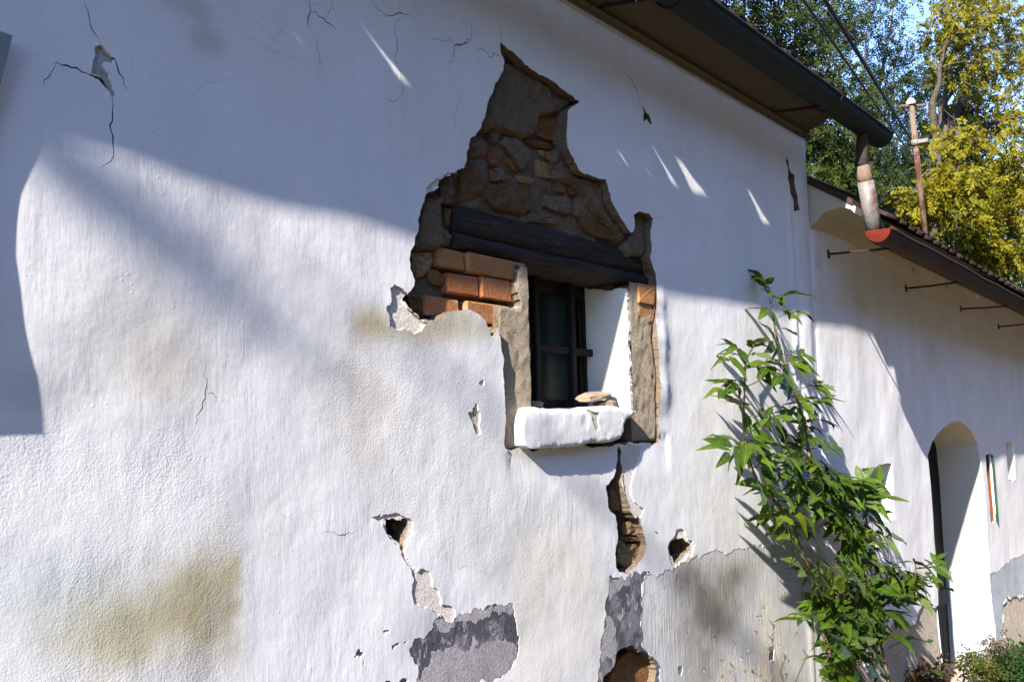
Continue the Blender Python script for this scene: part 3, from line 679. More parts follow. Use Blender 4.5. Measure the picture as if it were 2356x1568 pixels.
ST = [('A', [(1190, 575), (1250, 550), (1365, 540), (1350, 690), (1310, 745), (1150, 690)], 0), ('A', [(1110, 705), (1290, 750), (1270, 790), (1180, 770), (1095, 735)], 3),
      ('A', [(755, 715), (800, 690), (850, 720), (870, 780), (855, 830), (740, 830)], 1), ('A', [(870, 780), (930, 790), (950, 870), (900, 895), (875, 850)], 4),
      ('A', [(970, 700), (1050, 700), (1120, 770), (1120, 880), (1080, 920), (1050, 880), (1010, 800), (950, 750)], 1), ('A', [(975, 800), (1010, 850), (1060, 930), (1020, 910), (990, 860)], 0),
      ('A', [(1185, 780), (1280, 800), (1275, 860), (1200, 820)], 2), ('A', [(1175, 840), (1275, 880), (1270, 960), (1190, 955), (1170, 890)], 2),
      ('A', [(730, 850), (800, 860), (830, 950), (860, 1000), (840, 1080), (690, 1110), (680, 940)], 3), ('A', [(860, 1000), (980, 990), (1110, 1000), (1150, 1050), (1150, 1150), (1090, 1195), (900, 1150), (840, 1090)], 3),
      ('A', [(1300, 985), (1360, 1000), (1350, 1060), (1300, 1040)], 4), ('A', [(1365, 1010), (1430, 1000), (1420, 1070), (1370, 1060)], 3), ('A', [(1210, 1060), (1340, 1070), (1400, 1110), (1395, 1190), (1290, 1170), (1215, 1130)], 1),
      ('A', [(1115, 1190), (1160, 1160), (1320, 1210), (1310, 1250), (1200, 1240), (1115, 1230)], 1), ('A', [(1480, 1140), (1510, 1130), (1590, 1240), (1680, 1310), (1660, 1360), (1500, 1315), (1430, 1230)], 3),
      ('A', [(1440, 1030), (1490, 1060), (1475, 1215), (1410, 1200), (1415, 1110)], 1), ('A', [(565, 1270), (600, 1270), (635, 1310), (630, 1380), (580, 1395), (570, 1330)], 1), ('A', [(570, 975), (650, 940), (655, 1080), (640, 1130), (580, 1120), (562, 1030)], 1),
      ('A', [(1040, 275), (1100, 290), (1110, 330), (1050, 330)], 0), ('B', [(378, 165), (525, 170), (530, 230), (480, 310), (410, 340), (382, 270)], 2), ('A', [(590, 1150), (632, 1150), (630, 1260), (590, 1260)], 3),
      ('A', [(860, 905), (960, 890), (1000, 960), (900, 985)], 1), ('A', [(1060, 940), (1160, 960), (1140, 1000), (1060, 990)], 2), ('A', [(880, 660), (940, 680), (930, 740), (885, 745)], 1),
      ('B', [(490, 268), (592, 296), (592, 388), (498, 362)], 0), ('B', [(352, 440), (470, 448), (475, 590), (420, 568), (365, 505)], 3)]
for i, (t, pts, k) in enumerate(ST): stone(wall, flatpoly(t, pts, .045), .050, STONES[k], seed=i, bulge=.013)
for i, (t, pts, k, yf) in enumerate([('C', [(1850, 480), (1950, 470), (1965, 570), (1840, 570)], 2, .036), ('C', [(1830, 575), (1960, 590), (1955, 606), (1840, 612)], 0, .03), ('C', [(1880, 625), (1975, 615), (1950, 740), (1870, 800), (1800, 760), (1810, 680)], 2, .034),
                                     ('C', [(1735, 240), (1830, 260), (1860, 400), (1770, 410), (1738, 330)], 1, .036), ('C', [(1800, 600), (1850, 620), (1830, 700), (1795, 690)], 2, .038),
                                     ('C', [(1790, 1400), (1870, 1345), (1960, 1370), (2035, 1440), (2040, 1740), (1720, 1740), (1730, 1540)], 0, .040), ('V', [(1030, 660), (1120, 690), (1150, 760), (1110, 830), (1060, 770)], 3, .045),
                                     ('C', [(265, 480), (380, 480), (370, 580), (300, 590)], 3, .044), ('C', [(2180, 610), (2270, 630), (2270, 690), (2200, 730)], 3, .044)]):
    stone(wall, flatpoly(t, pts, yf), yf, STONES[k], seed=i + 80, bulge=.014)
# bricks left of the window: real courses behind the render
def brick(x0, x1, z0, z1, yf, seed, mat=BRICK):
    b = MB(); b.box(x0, x1, yf, yf + .12, z0, z1, 0, .0045, .0028, seed)
    return b.build('brick', mat, wall)
for i, (x0, x1, z0, z1, yf) in enumerate([(2.038, 2.146, 2.200, 2.250, .034), (2.154, 2.420, 2.198, 2.250, .026), (2.071, 2.203, 2.133, 2.187, .031), (2.211, 2.346, 2.135, 2.191, .027),
                                          (1.985, 2.126, 2.066, 2.120, .036), (2.146, 2.345, 2.064, 2.121, .029), (2.06, 2.24, 2.002, 2.055, .036), (2.245, 2.345, 2.000, 2.054, .028), (1.93, 1.98, 2.067, 2.12, .05),
                                          (3.03, 3.20, 2.19, 2.262, .006), (3.03, 3.19, 2.115, 2.180, .010)]):
    brick(x0, x1, z0, z1, yf, i)

# the two timbers of the lintel
def timber(name, x0, x1, z0, z1, y0, y1, mat, parent, seed, ax=0, seg=28, wob=.006):
    b = MB(); n = 12
    for i in range(seg + 1):
        x = x0 + (x1 - x0) * i / seg; ring = []
        for k in range(n):
            a = 2 * math.pi * (k + .5) / n; ca, sa = math.cos(a), math.sin(a)
            m_ = max(abs(ca), abs(sa)); ca, sa = ca / m_, sa / m_
            q = .93 if abs(ca) > .9 and abs(sa) > .9 else 1
            yv = (y0 + y1) / 2 + ca * q * (y1 - y0) / 2 + wob * nz(x * 6, k * 3.1, seed) + .4 * wob * nz(x * 25, k * 5.1, seed); zv = (z0 + z1) / 2 + sa * q * (z1 - z0) / 2 + wob * nz(x * 4 + 9, k * 3.3, seed)
            ring.append((x + .006 * nz(k * 2.2, seed, 1) * (1 if i in (0, seg) else 0), yv, zv))
        b.v += ring
    for i in range(seg):
        for k in range(n):
            b.f.append((i * n + k, i * n + (k + 1) % n, (i + 1) * n + (k + 1) % n, (i + 1) * n + k)); b.mi.append(0); b.sm.append(True)
    b.f += [tuple(range(n)), tuple(seg * n + k for k in range(n))]; b.mi += [0, 0]; b.sm += [False, False]
    o = b.build(name, mat, parent); return o
for a in ((2.112, 3.212, 2.298, 2.384, .040, .30, 1), (2.108, 3.205, 2.254, 2.303, .034, .30, 2)):
    o = timber('lintel_timber', a[0], a[1], a[2], a[3], a[4], a[5], OLDWOOD, house, a[6]); o.location = (-1, 0, 0)
# dark splinter crack between lintel timbers is left by their gap

# white sill block
sb = MB()
sil = flatpoly('B', [(1105, 1145), (1130, 1140), (1160, 1150), (1300, 1150), (1470, 1150), (1690, 1150), (1770, 1165), (1740, 1200), (1710, 1215), (1690, 1250), (1690, 1300), (1660, 1340), (1600, 1360), (1400, 1385), (1200, 1397), (1100, 1397), (1072, 1380), (1065, 1290), (1075, 1210)], -.01)
silr = rough_poly(sil, .012, .035, 4)
silp = rough_poly(flatpoly('B', [(1470, 1158), (1560, 1156), (1545, 1200), (1550, 1270), (1530, 1300), (1515, 1260), (1500, 1200)], -.02), .008, .15, 9)
_sa = np.array(silr)
def sill_h(x, z):
    d = float(np.min(np.hypot(_sa[:, 0] - x, _sa[:, 1] - z)))
    r_ = .005 * (1 - min(1, d / .007)) ** 2
    chip = .008 * max(0, nz(x * 12, z * 14, 3) - .42) + .002 * max(0, nz(x * 40, z * 40, 8) - .2)
    return -.030 + r_ + chip + .0014 * nz(x * 5, z * 7, 1) + .0005 * nz(x * 26, z * 26) + .05 * max(0, z - 1.80) - .02 * max(0, 1.75 - z)
def sill_pts(r):
    return [(2.38 + .0095 * (i + r.uniform(-.3, .3)), 1.70 + .0095 * (j + r.uniform(-.3, .3))) for i in range(62) for j in range(16) if bool(inside(np.array([2.38 + .0095 * i]), np.array([1.70 + .0095 * j]), silr)[0])]
o = coated_wall('window_sill', silr, [(silp, .003, 1), (crack_poly(xz('B', [(1684, 1160), (1690, 1230), (1676, 1300), (1684, 1335)], -.02), .004, 5), .008, 1)], sill_pts, sill_h, lambda x, z: np.ones((len(x), 3)) * (1 - .22 * np.array([max(0, nz(a * 20, b * 4, 2)) + .6 * max(0, nz(a * 8, b * 30, 6)) for a, b in zip(x, z)]))[:, None] ** np.array([.9, 1.0, 1.25]), lambda x, z: np.full(len(x), .3), [WHITE, BEIGE], house, .215, 0)
shift_ = o; o.location = (-1, 0, 0)
def plain_attrs(o, stip=.5, tint=(1, 1, 1)):
    a = o.data.color_attributes.new('tint', 'FLOAT_COLOR', 'POINT'); a.data.foreach_set('color', [*tint, 1.0] * len(o.data.vertices))
    b = o.data.attributes.new('stip', 'FLOAT', 'POINT'); b.data.foreach_set('value', [stip] * len(o.data.vertices))
# plaster left on the far reveal
jf = [(q.y, q.z) for q in (PX('B', x, y, WX1 - .012) for x, y in [(1728, 398), (1755, 420), (1790, 470), (1800, 540), (1802, 600), (1785, 680), (1760, 720), (1770, 800), (1785, 900), (1790, 1000), (1790, 1150)])]
jp = rough_poly([(.24, 1.83), (.24, 2.26)] + [(max(.014, a), b) for a, b in jf], .012, .10, 5)
jb = MB(); n = len(jp)
jb.add([(WX1 - .012 + .002 * nz(a * 30, b * 30), a, b) for a, b in jp] + [(WX1 + .006, a, b) for a, b in jp], [tuple(range(n))] + [(k, (k + 1) % n, n + (k + 1) % n, n + k) for k in range(n)])
o = jb.build('window_reveal', CREAM, house); plain_attrs(o, .4); o.location = (-1, 0, 0)
rb = MB(); rb.box(WX0 - .1, WX1 + .1, .27, .9, 1.70, 2.45); o = rb.build('room_behind_window', ROOM, house); o.location = (-1, 0, 0)
for f_ in [p for p in o.data.polygons if p.normal.y < -.9]: pass

# window: frame, casement stile, panes, bars
win = empty('window', (2.69, .19, 1.85)); win.parent = house; win.location = (1.69, .19, 1.85)
def wp(name, mat, build):
    b = MB(); build(b); o = b.build(name, mat, win); o.location = (-2.69, -.19, -1.85); return o
wp('frame', DARKWOOD, lambda b: (b.box(WX0 - .02, WX1 + .03, .175, .235, 1.835, 1.872), b.box(WX0 - .02, WX1 + .03, .175, .235, 2.215, 2.262), b.box(WX0 - .02, WX0 + .05, .175, .235, 1.873, 2.214), b.box(WX1 - .03, WX1 + .03, .175, .235, 1.873, 2.214)))
wp('casement_stile', DARKWOOD, lambda b: b.box(2.93, 2.955, .180, .23, 1.874, 2.213))
wp('pane', GLASS, lambda b: b.box(WX0 + .052, 2.928, .215, .219, 1.874, 2.213)); wp('pane', GLASS, lambda b: b.box(2.957, WX1 + .03, .215, .219, 1.874, 2.213))
for x in (2.440, 2.635, 2.838): wp('glazing_bar', DARKWOOD, lambda b: b.box(x - .014, x + .014, .140, .164, 1.838, 2.255, 0, .004))
wp('glazing_bar', DARKWOOD, lambda b: b.box(WX0 - .02, WX1 + .03, .150, .172, 2.018, 2.042, 0, .003))

# ------------------------------------------------------------------ roof, gutter and downpipe of the tall house
def shift(o, p): o.location = (-p.location.x, -p.location.y, -p.location.z); return o
roof = MB(); SL = .78
def roofz(y): return 3.275 + SL * (y + .20)
roof.add([(-2.6, -.12, roofz(-.12)), (XC + .03, -.12, roofz(-.12)), (XC + .03, 2.55, roofz(2.55)), (-2.6, 2.55, roofz(2.55)), (-2.6, 5.3, roofz(-.2)), (XC + .03, 5.3, roofz(-.2))] +
         [(-2.6, -.12, roofz(-.12) - .03), (XC + .03, -.12, roofz(-.12) - .03), (XC + .03, 2.55, roofz(2.55) - .04), (-2.6, 2.55, roofz(2.55) - .04), (-2.6, 5.3, roofz(-.2) - .03), (XC + .03, 5.3, roofz(-.2) - .03)],
         [(0, 1, 2, 3), (3, 2, 5, 4), (6, 9, 8, 7), (9, 10, 11, 8), (0, 6, 7, 1), (1, 7, 8, 2), (2, 8, 11, 5), (0, 3, 9, 6), (3, 4, 10, 9), (4, 5, 11, 10)])
roofo = shift(roof.build('roof', TILE, house), house)
def tile_mesh(w, l, th, arc, seed):
    """flat clay tile, tail end slightly rounded and bowed; local x across, y up the slope from the tail"""
    r = random.Random(seed); b = MB(); n = 6; top = []; m_ = 4
    for j in range(m_ + 1):
        for i in range(n + 1):
            u = i / n * 2 - 1; y0 = arc * (abs(u) ** 2.2); y = y0 + (l - y0) * j / m_
            top.append((u * w / 2, y, .006 * (1 - u * u) + .002 * r.uniform(-1, 1)))
    k = len(top); vs = top + [(a, c, d - th) for a, c, d in top]; fs = []
    for j in range(m_):
        for i in range(n):
            q = j * (n + 1) + i; fs += [(q, q + 1, q + n + 2, q + n + 1), (k + q, k + q + n + 1, k + q + n + 2, k + q + 1)]
    for i in range(n): fs.append((i, k + i, k + i + 1, i + 1))
    for j in range(m_):
        a, c = j * (n + 1), (j + 1) * (n + 1); fs += [(a, c, k + c, k + a), (a + n, k + a + n, k + c + n, c + n)]
    b.add(vs, fs); return b.mesh('tile', TILE)
TM = [tile_mesh(.158, .36, .015, .035, i) for i in range(4)]
def lay(parent, base, x0, x1, y0, z0, slope, rows, pitch, tm, w, rr, lifts=(), fall=0.0):
    ang = math.atan(slope)
    for rw in range(rows):
        x = x0 + (w / 2 if rw % 2 else 0)
        while x < x1:
            o = bpy.data.objects.new('tile', tm[rr.randrange(len(tm))]); link(o, parent)
            d = rr.uniform(-.008, .008); lift = rr.uniform(-.004, .004); tilt = rr.uniform(-.03, .03)
            for lx, ly, lz in lifts:
                if rw == 0 and abs(x - lx) < w * .5: d += ly; lift += lz; tilt += .10
            s_ = rw * pitch + d
            o.location = (x - base.x, y0 + s_ * math.cos(ang) - base.y, z0 + s_ * math.sin(ang) + .018 * rw + lift + fall * (x - x0) - base.z)
            o.rotation_euler = (ang - .05, tilt, rr.uniform(-.02, .02))
            x += w * rr.uniform(.985, 1.02)
rr = random.Random(21)
lay(roofo, Vector((0, 0, 0)), -2.55, XC + .06, -.226, 3.247, SL, 2, .15, TM, .158, rr, ((2.52, .03, .030), (3.08, .015, .018), (.98, .010, .014), (2.36, .01, .010)))

def half_gutter(name, parent, x0, x1, yc, z0, z1, r, mat, seg=24, wob=0.0, base=Vector((0, 0, 0)), bead=.007):
    b = MB(); n = 10; rows = []
    for i in range(seg + 1):
        t = i / seg; x = x0 + (x1 - x0) * t; z = z0 + (z1 - z0) * t; dy = wob * nz(x * 2.5, 3); dz = wob * nz(x * 2.1, 8)
        for rad in (r, r - .0025):
            for k in range(n + 1):
                a = math.pi * k / n; rr_ = rad * (1 + wob * 1.5 * nz(x * 7, k, 2)); b.v.append((x, yc + dy - rr_ * math.cos(a), z + dz - rr_ * math.sin(a)))
    m_ = 2 * (n + 1)
    for i in range(seg):
        for k in range(n):
            p, q = i * m_ + k, (i + 1) * m_ + k
            b.f += [(p, q, q + 1, p + 1), (p + n + 1, p + n + 2, q + n + 2, q + n + 1)]; b.mi += [0, 0]; b.sm += [True, True]
    for i in range(seg):
        for k in (0, n):
            p, q = i * m_ + k, (i + 1) * m_ + k; b.f.append((p, p + n + 1, q + n + 1, q)); b.mi.append(0); b.sm.append(False)
    b.tube([(x0 + (x1 - x0) * i / seg, yc - r + wob * nz((x0 + (x1 - x0) * i / seg) * 2.5, 3), z0 + (z1 - z0) * i / seg + wob * nz((x0 + (x1 - x0) * i / seg) * 2.1, 8)) for i in range(seg + 1)], bead, 6)
    o = b.build(name, mat, parent); o.location = -base; return o
def end_cap(parent, x, yc, z, r, mat, base, bul=.006):
    b = MB(); n = 12; rim = [(yc - r * math.cos(math.pi * k / n), z - r * math.sin(math.pi * k / n)) for k in range(n + 1)]
    vs = [(x, a, c) for a, c in rim] + [(x + .004, a, c) for a, c in rim] + [(x - bul, yc, z - r * .4)]
    m_ = n + 1; L = 2 * m_
    fs = [(k, (k + 1) % m_, L) for k in range(m_)] + [(k, m_ + k, m_ + (k + 1) % m_, (k + 1) % m_) for k in range(m_)] + [tuple(range(m_, 2 * m_))]
    b.add(vs, fs, 0, False); o = b.build('end_cap', mat, parent); o.location = -base; return o
YG, ZGUT, RG = -.230, 3.165, .060
gut = tag(empty('rain_gutter', (3.5, YG, ZGUT)), 'dark green half round gutter under the tall roof with a rusty downpipe', 'gutter'); gb = gut.location.copy()
half_gutter('channel', gut, -2.55, 5.03, YG, ZGUT + .012, ZGUT - .002, RG, GUTTER, 40, .003, gb)
end_cap(gut, 5.03, YG, ZGUT - .002, RG, GUTTER, gb, -.006)
def bracket(parent, base, root, tip, th=.006, plate=True, mat=IRON):
    b = MB(); d = Vector(tip) - Vector(root)
    b.tube([root, Vector(root) + d * .5 + Vector((0, 0, -.002)), tip], th, 6, smooth=False)
    if plate: b.box(root[0] - .012, root[0] + .012, root[1] - .006, root[1] + .01, root[2] - .02, root[2] + .02, 0, .002, .003, 3)
    o = b.build('bracket', mat, parent); o.location = -base; return o
q = P('Z', 1771, 258, -.012)
bracket(gut, gb, (q.x, -.005, q.z), (q.x + .0, YG, ZGUT - RG - .004), .007)
q2 = P('Z', 1378, 14, -.012); bracket(gut, gb, (q2.x, -.005, q2.z), (q2.x, YG, ZGUT - RG + .004), .007)
# band clamps round the channel
for x in (4.30, 2.9):
    b = MB(); b.tube([(x, YG - (RG + .004) * math.cos(math.pi * k / 10), ZGUT + .003 - (RG + .004) * math.sin(math.pi * k / 10)) for k in range(11)], .005, 5); o = b.build('strap', IRON, gut); o.location = -gb
dp = MB(); pc = [P('K', 790, 390, -.23), P('K', 775, 560, -.235), P('K', 820, 740, -.245), P('K', 905, 1210, -.25)]
pc = [(pc[0].x, -.23, ZGUT - .035), (pc[1].x, -.235, pc[1].z), (pc[2].x, -.245, pc[2].z), (pc[3].x, -.25, pc[3].z - .02)]
dp.tube([pc[0], pc[1]], [.022, .031], 14); 
o = dp.build('outlet', GUTTER2, gut); o.location = -gb
dp = MB(); dp.tube([Vector(pc[1]) - Vector((0, 0, .0)), Vector(pc[1]).lerp(Vector(pc[2]), .6), pc[2]], [.0325, .034, .034], 14); o = dp.build('elbow', RUSTPIPE, gut); o.location = -gb
dp = MB(); dp.tube([Vector(pc[2]).lerp(Vector(pc[1]), .12), Vector(pc[2]).lerp(Vector(pc[3]), .5), pc[3]], [.0365, .0365, .037], 16); o = dp.build('downpipe', ZINC, gut); o.location = -gb

# ------------------------------------------------------------------ the low outbuilding
low = tag(empty('low_outbuilding', (7.5, 0, 0)), 'low whitewashed outbuilding with an arched doorway beside the tall house', 'building')
XE = 10.8
arch = [(6.40, .10), (6.405, 1.40)] + xz('M', [(560, 840), (600, 700), (650, 610), (720, 540), (790, 495), (850, 475), (910, 485), (960, 510), (1010, 560), (1050, 620), (1085, 690), (1100, 740)]) + [(7.715, 1.40), (7.715, .10)]
niche = xz('E', [(1290, 115), (1370, 100), (1455, 90)]) + [(5.652, 1.28), (5.25, 1.28)]
win2 = [(7.845, 1.556), (8.01, 1.562), (8.02, 1.09), (7.85, 1.09)]
win3 = [(8.47, 1.627), (8.742, 1.63), (8.738, 1.352), (8.475, 1.352)]
R = []
tanb = [(XC, 1.10)] + xz('X', [(500, 690), (540, 720)]) + [(4.95, .80), (5.10, .60), (5.35, .62), (5.507, .757), (5.9, .70), (6.12, .80), (6.44, .73), (6.44, .0), (XC, .0)]
lowdado = [(7.70, .76), (8.30, .76), (9.2, .765), (XE, .77), (XE, .40), (9.2, .46), (8.5, .50), (8.15, .55), (8.0, .50), (7.93, .30), (7.86, .02), (7.70, .02)]
lowtan = [(7.93, .30), (8.0, .50), (8.15, .55), (8.5, .50), (9.2, .46), (XE, .40), (XE, .0), (7.86, .0)]
reg(tanb, .012, 1, .02, .2); reg(lowdado, .002, 2, .03, .08); reg(lowtan, .012, 1, .02, .2)
for i, (t, pts, w) in enumerate([('D', [(835, 60), (850, 250), (860, 400), (905, 580), (925, 700), (935, 900), (930, 1000)], .006), ('M', [(985, 40), (1005, 140), (1030, 210)], .012), ('M', [(1290, -60), (1292, 100), (1303, 290)], .012),
                                 ('L', [(1318, 1100), (1335, 1300)], .012), ('M', [(870, 300), (882, 380), (885, 475)], .008), ('X', [(470, 980), (440, 1120), (440, 1220), (370, 1370), (290, 1460)], .03)]):
    pl = [(a, b) for a, b in xz(t, pts)]
    if min(a for a, b in pl) > XC + .01: R.append((crack_poly(pl, w, i + 150), .015, 3))
reg(arch, None, 0, .05, .02); reg(niche, None, 0, .03, .05); reg(win2, None, 0, .03, .04); reg(win3, None, 0, .03, .03)
def low_height(x, z):
    return .010 * nz(x * 1.3, z * 1.5, 13) + .005 * nz(x * 4, z * 3.5, 4) + .002 * nz(x * 11, z * 9, 6) - .03 * (1 - sm1(.0, .7, z)) + .006 * (1 - sm1(XC, XC + .03, x))
SP2 = [(P('Z', *c), rx, rz, np.array(rgb), s) for c, rx, rz, rgb, s in [((2145, 812), .12, .12, (.80, .74, .62), .7), ((1990, 700), .06, .06, (.78, .70, .58), .6), ((1880, 605), .05, .02, (.7, .62, .5), .6), ((2020, 790), .03, .05, (.75, .68, .55), .6), ((2280, 1260), .25, .3, (.97, .98, 1.0), .5)]]
def low_tint(x, z):
    t = np.ones((len(x), 3)); wob = np.array([.4 * nz(a * 6, b * 3, 2) for a, b in zip(x, z)])
    for c, rx, rz, rgb, s in SP2:
        d = ((x - c.x) / rx) ** 2 + ((z - c.z) / rz) ** 2 + wob; t *= 1 + (s * np.exp(-np.maximum(d, 0)))[:, None] * (rgb - 1)
    run = np.array([max(0, nz(a * 9, b * .7, 8)) for a, b in zip(x, z)]); t *= 1 - .12 * (run * sm(1.2, 2.4, z))[:, None] * np.array([.6, .8, 1.2])
    return t
def low_pts(r):
    out = []
    for x0, x1, s in ((XC, 7.0, .035), (7.0, XE, .05)):
        for i in range(int((x1 - x0) / s)):
            for j in range(int(2.7 / s)): out.append((x0 + (i + .5 + r.uniform(-.3, .3)) * s, .01 + (j + .5 + r.uniform(-.3, .3)) * s))
    return out
lwall = coated_wall('wall', [(XC, .0), (XC, 2.70), (XE, 2.70), (XE, .0)], R, low_pts, low_height, low_tint, lambda x, z: np.full(len(x), .35), [WHITE, TAN, BLUEDADO, DARKHOLE], low, .014, 0)
shift(lwall, low)

def reveal(parent, poly, y0, y1, mats, name, stip=.3, split=None):
    """inner faces of an opening, poly ordered round; lower band takes the second material"""
    b = MB(); n = len(poly)
    for k in range(n):
        a, c = poly[k], poly[(k + 1) % n]
        segs = [(a, c)]
        if split and (a[1] - split) * (c[1] - split) < 0:
            t = (split - a[1]) / (c[1] - a[1]); m_ = (a[0] + (c[0] - a[0]) * t, split); segs = [(a, m_), (m_, c)]
        for p, q in segs:
            h = [low_height(*p), low_height(*q)]
            N_ = 6; grid = []
            for i in range(N_ + 1):
                t = i / N_
                for w_, hh_ in ((p, h[0]), (q, h[1])): grid.append((w_[0], (y0 + hh_) * (1 - t) + y1 * t, w_[1]))
            b.add(grid, [(2 * i, 2 * i + 1, 2 * i + 3, 2 * i + 2) for i in range(N_)], 1 if split and (p[1] + q[1]) / 2 < split else 0)
    o = b.build(name, mats, parent); plain_attrs(o, stip); return shift(o, low)
reveal(low, arch[:2] + arch[2:], .012, .29, [m_white('shade_darkened_cream', (.60, .555, .46)), BLUEDADO], 'doorway_reveal', .25, .75)  # doorway shade put into a darker cream for the reveal
reveal(low, niche, .012, .22, [CREAM], 'niche_reveal'); reveal(low, win2, .006, .16, [BROWNWOOD], 'window_frame'); reveal(low, win3, .012, .22, [CREAM], 'niche_reveal')
for pl, y in ((niche, .22), (win3, .22)):
    b = MB(); b.box(min(p[0] for p in pl) - .05, max(p[0] for p in pl) + .05, y + .002, y + .05, min(p[1] for p in pl) - .05, max(p[1] for p in pl) + .05); shift(b.build('niche_back', OLDGREY, low), low)
# plank door standing in the shade of the arch
door = empty('door', (7.05, .37, .1)); door.parent = low; door.location = (7.05 - 7.5, .37, .1)
for i in range(8):
    x = 6.36 + i * .174; b = MB(); b.box(x, x + .168, .292, .33, .12, 1.80, 0, .004, .001, i); o = b.build('plank', DARKWOOD, door); o.location = (-7.05, -.37, -.1)
b = MB(); b.box(6.45, 7.70, .275, .2915, .55, .65, 0, .003); o = b.build('ledge', DARKWOOD, door); o.location = (-7.05, -.37, -.1)
b = MB(); b.box(6.37, 7.74, -.06, .36, .02, .14, 0, .01, .006, 4); shift(b.build('doorstep', TAN, low), low)
# springing line ledge in the arch
b = MB(); b.tube([(7.712, .0 + .28 * i / 6, 1.618 + .003 * nz(i * 1.3, 2)) for i in range(7)], .006, 5); shift(b.build('springing_ledge', OLDGREY, low), low)
# half-open green shutter and its pane
b = MB(); b.add([(8.016, .006, 1.09), (8.034, .006, 1.09), (8.022, .006, 1.555), (8.004, .006, 1.555), (8.018, -.016, 1.08), (8.034, -.014, 1.08), (8.020, -.012, 1.55), (8.006, -.014, 1.55)], [(0, 1, 2, 3), (4, 7, 6, 5), (0, 4, 5, 1), (3, 2, 6, 7), (1, 5, 6, 2), (0, 3, 7, 4)])
shift(b.build('shutter', GREENWOOD, low), low)
b = MB(); b.box(7.85, 8.02, .16, .166, 1.08, 1.57); shift(b.build('pane', GLASS, low), low)
b = MB(); b.box(7.94, 7.962, .13, .158, 1.09, 1.56, 0, .003); shift(b.build('glazing_bar', BROWNWOOD, low), low)

# boxed plaster cornice under the low roof
cp = [(.05, 2.66), (.0, 2.69), (-.030, 2.715), (-.068, 2.752), (-.144, 2.764), (-.19, 2.745), (-.205, 2.725), (-.212, 2.755), (.0, 2.895), (.05, 2.92)]
b = MB(); b.prism(cp, XC + .012, XE, 0, False); o = b.build('eave_cornice', CREAM, low); plain_attrs(o, .5, (.62, .58, .50)); shift(o, low)
LS = .66
def lroofz(y): return 2.745 + LS * (y + .27)
b = MB(); lb = [(-.20, lroofz(-.20)), (2.6, lroofz(2.6)), (5.2, lroofz(-.2)), (5.2, lroofz(-.2) - .04), (2.6, lroofz(2.6) - .05), (-.20, lroofz(-.2) - .03)]
b.prism(lb, XC + .004, XE + .05, 0, False)
b.v = [(x, y, z - .021 * (x - XC)) for x, y, z in b.v]; lroof = shift(b.build('roof', TILE, low), low)
LB = Vector((0, 0, 0))
lay(lroof, LB, XC + .40, XE, -.285, lroofz(-.285) + .016, LS, 2, .15, TM, .158, rr, (), -.021)
b = MB(); b.box(XC + .2, XE, .45, 5.0, 0, 2.6); 
shx = MB(); shx.box(XE - .2, XE - .01, .06, 5.1, 0, 2.9); shx.box(XC + .02, XE - .2, 4.9, 5.1, 0, 2.9); shift(shx.build('end_wall', OLDGREY, low), low)

b = MB(); b.prism([(-.214, 2.62), (-.225, 2.62), (-.225, 2.735), (-.214, 2.745)], XC + .16, XE, 0); b.v = [(x, y, z - .019 * (x - XC)) for x, y, z in b.v]; shift(b.build('dark_gap_board', OLDWOOD, low), low)  # dark board added, puts shade into the gap between gutter and tiles
Y2, R2 = -.290, .058
lg = tag(empty('rain_gutter', (7, Y2, 2.6)), 'rusty half round gutter with a red end cap under the low roof', 'gutter'); lgb = lg.location.copy()
half_gutter('channel', lg, 4.70, XE, Y2, 2.645, 2.53, R2, GUTTER2, 60, .006, lgb)
end_cap(lg, 4.70, Y2, 2.645, R2 - .001, REDOXIDE, lgb, .004)
for (px_, py_) in ((1909, 584), (2087, 663), (2213, 710), (2300, 751)):
    q = P('Z', px_, py_, -.01); zz = 2.645 - .115 * (q.x - 4.7) / (XE - 4.7)
    bracket(lg, lgb, (q.x, -.0, q.z), (q.x, Y2, zz - R2 - .003), .006)

# grey-green shutter folded back at the far left
b = MB()
edge = [(.80, 1.875), (.815, 1.95), (.802, 2.06), (.796, 2.14), (.812, 2.24), (.856, 2.36), (.874, 2.445)]
oc = [(.20, 1.86)] + edge + [(.27, 2.47)]; n = len(oc)
b.add([(x, -.004, z) for x, z in oc] + [(x, -.030, z) for x, z in oc], [tuple(range(n, 2 * n))] + [(k, (k + 1) % n, n + (k + 1) % n, n + k) for k in range(n)])
shift(b.build('shutter', SHUTTERWOOD, house), house)

# ------------------------------------------------------------------ foliage helpers
def leaf_mesh(name, L, Wd, mat, lv, seed, fold=.35, droop=.25, serr=.06, seg=5):
    """one pointed oval leaflet along +x, face up +z, folded on the midrib and drooping"""
    r = random.Random(seed); vs = []; fs = []
    for i in range(seg + 1):
        t = i / seg; w = Wd / 2 * (math.sin(math.pi * min(1, t ** .8)) ** .85 * (1 - .25 * t)) + (.0012 if i in (0, seg) else 0)
        x = L * t; z = -droop * L * t * t + .03 * L * math.sin(t * 9 + seed)
        wl, wr = w * (1 + serr * r.uniform(-1, 1)), w * (1 + serr * r.uniform(-1, 1))
        vs += [(x, wl, z + fold * wl + r.uniform(-.002, .002)), (x, 0, z), (x, -wr, z + fold * wr + r.uniform(-.002, .002))]
    for i in range(seg):
        a = i * 3; fs += [(a, a + 1, a + 4, a + 3), (a + 1, a + 2, a + 5, a + 4)]
    me = bpy.data.meshes.new(name); me.from_pydata(vs, [], fs); me.materials.append(mat)
    me.polygons.foreach_set('use_smooth', [True] * len(fs))
    me.attributes.new('lv', 'FLOAT', 'POINT').data.foreach_set('value', [lv] * len(vs))
    return me

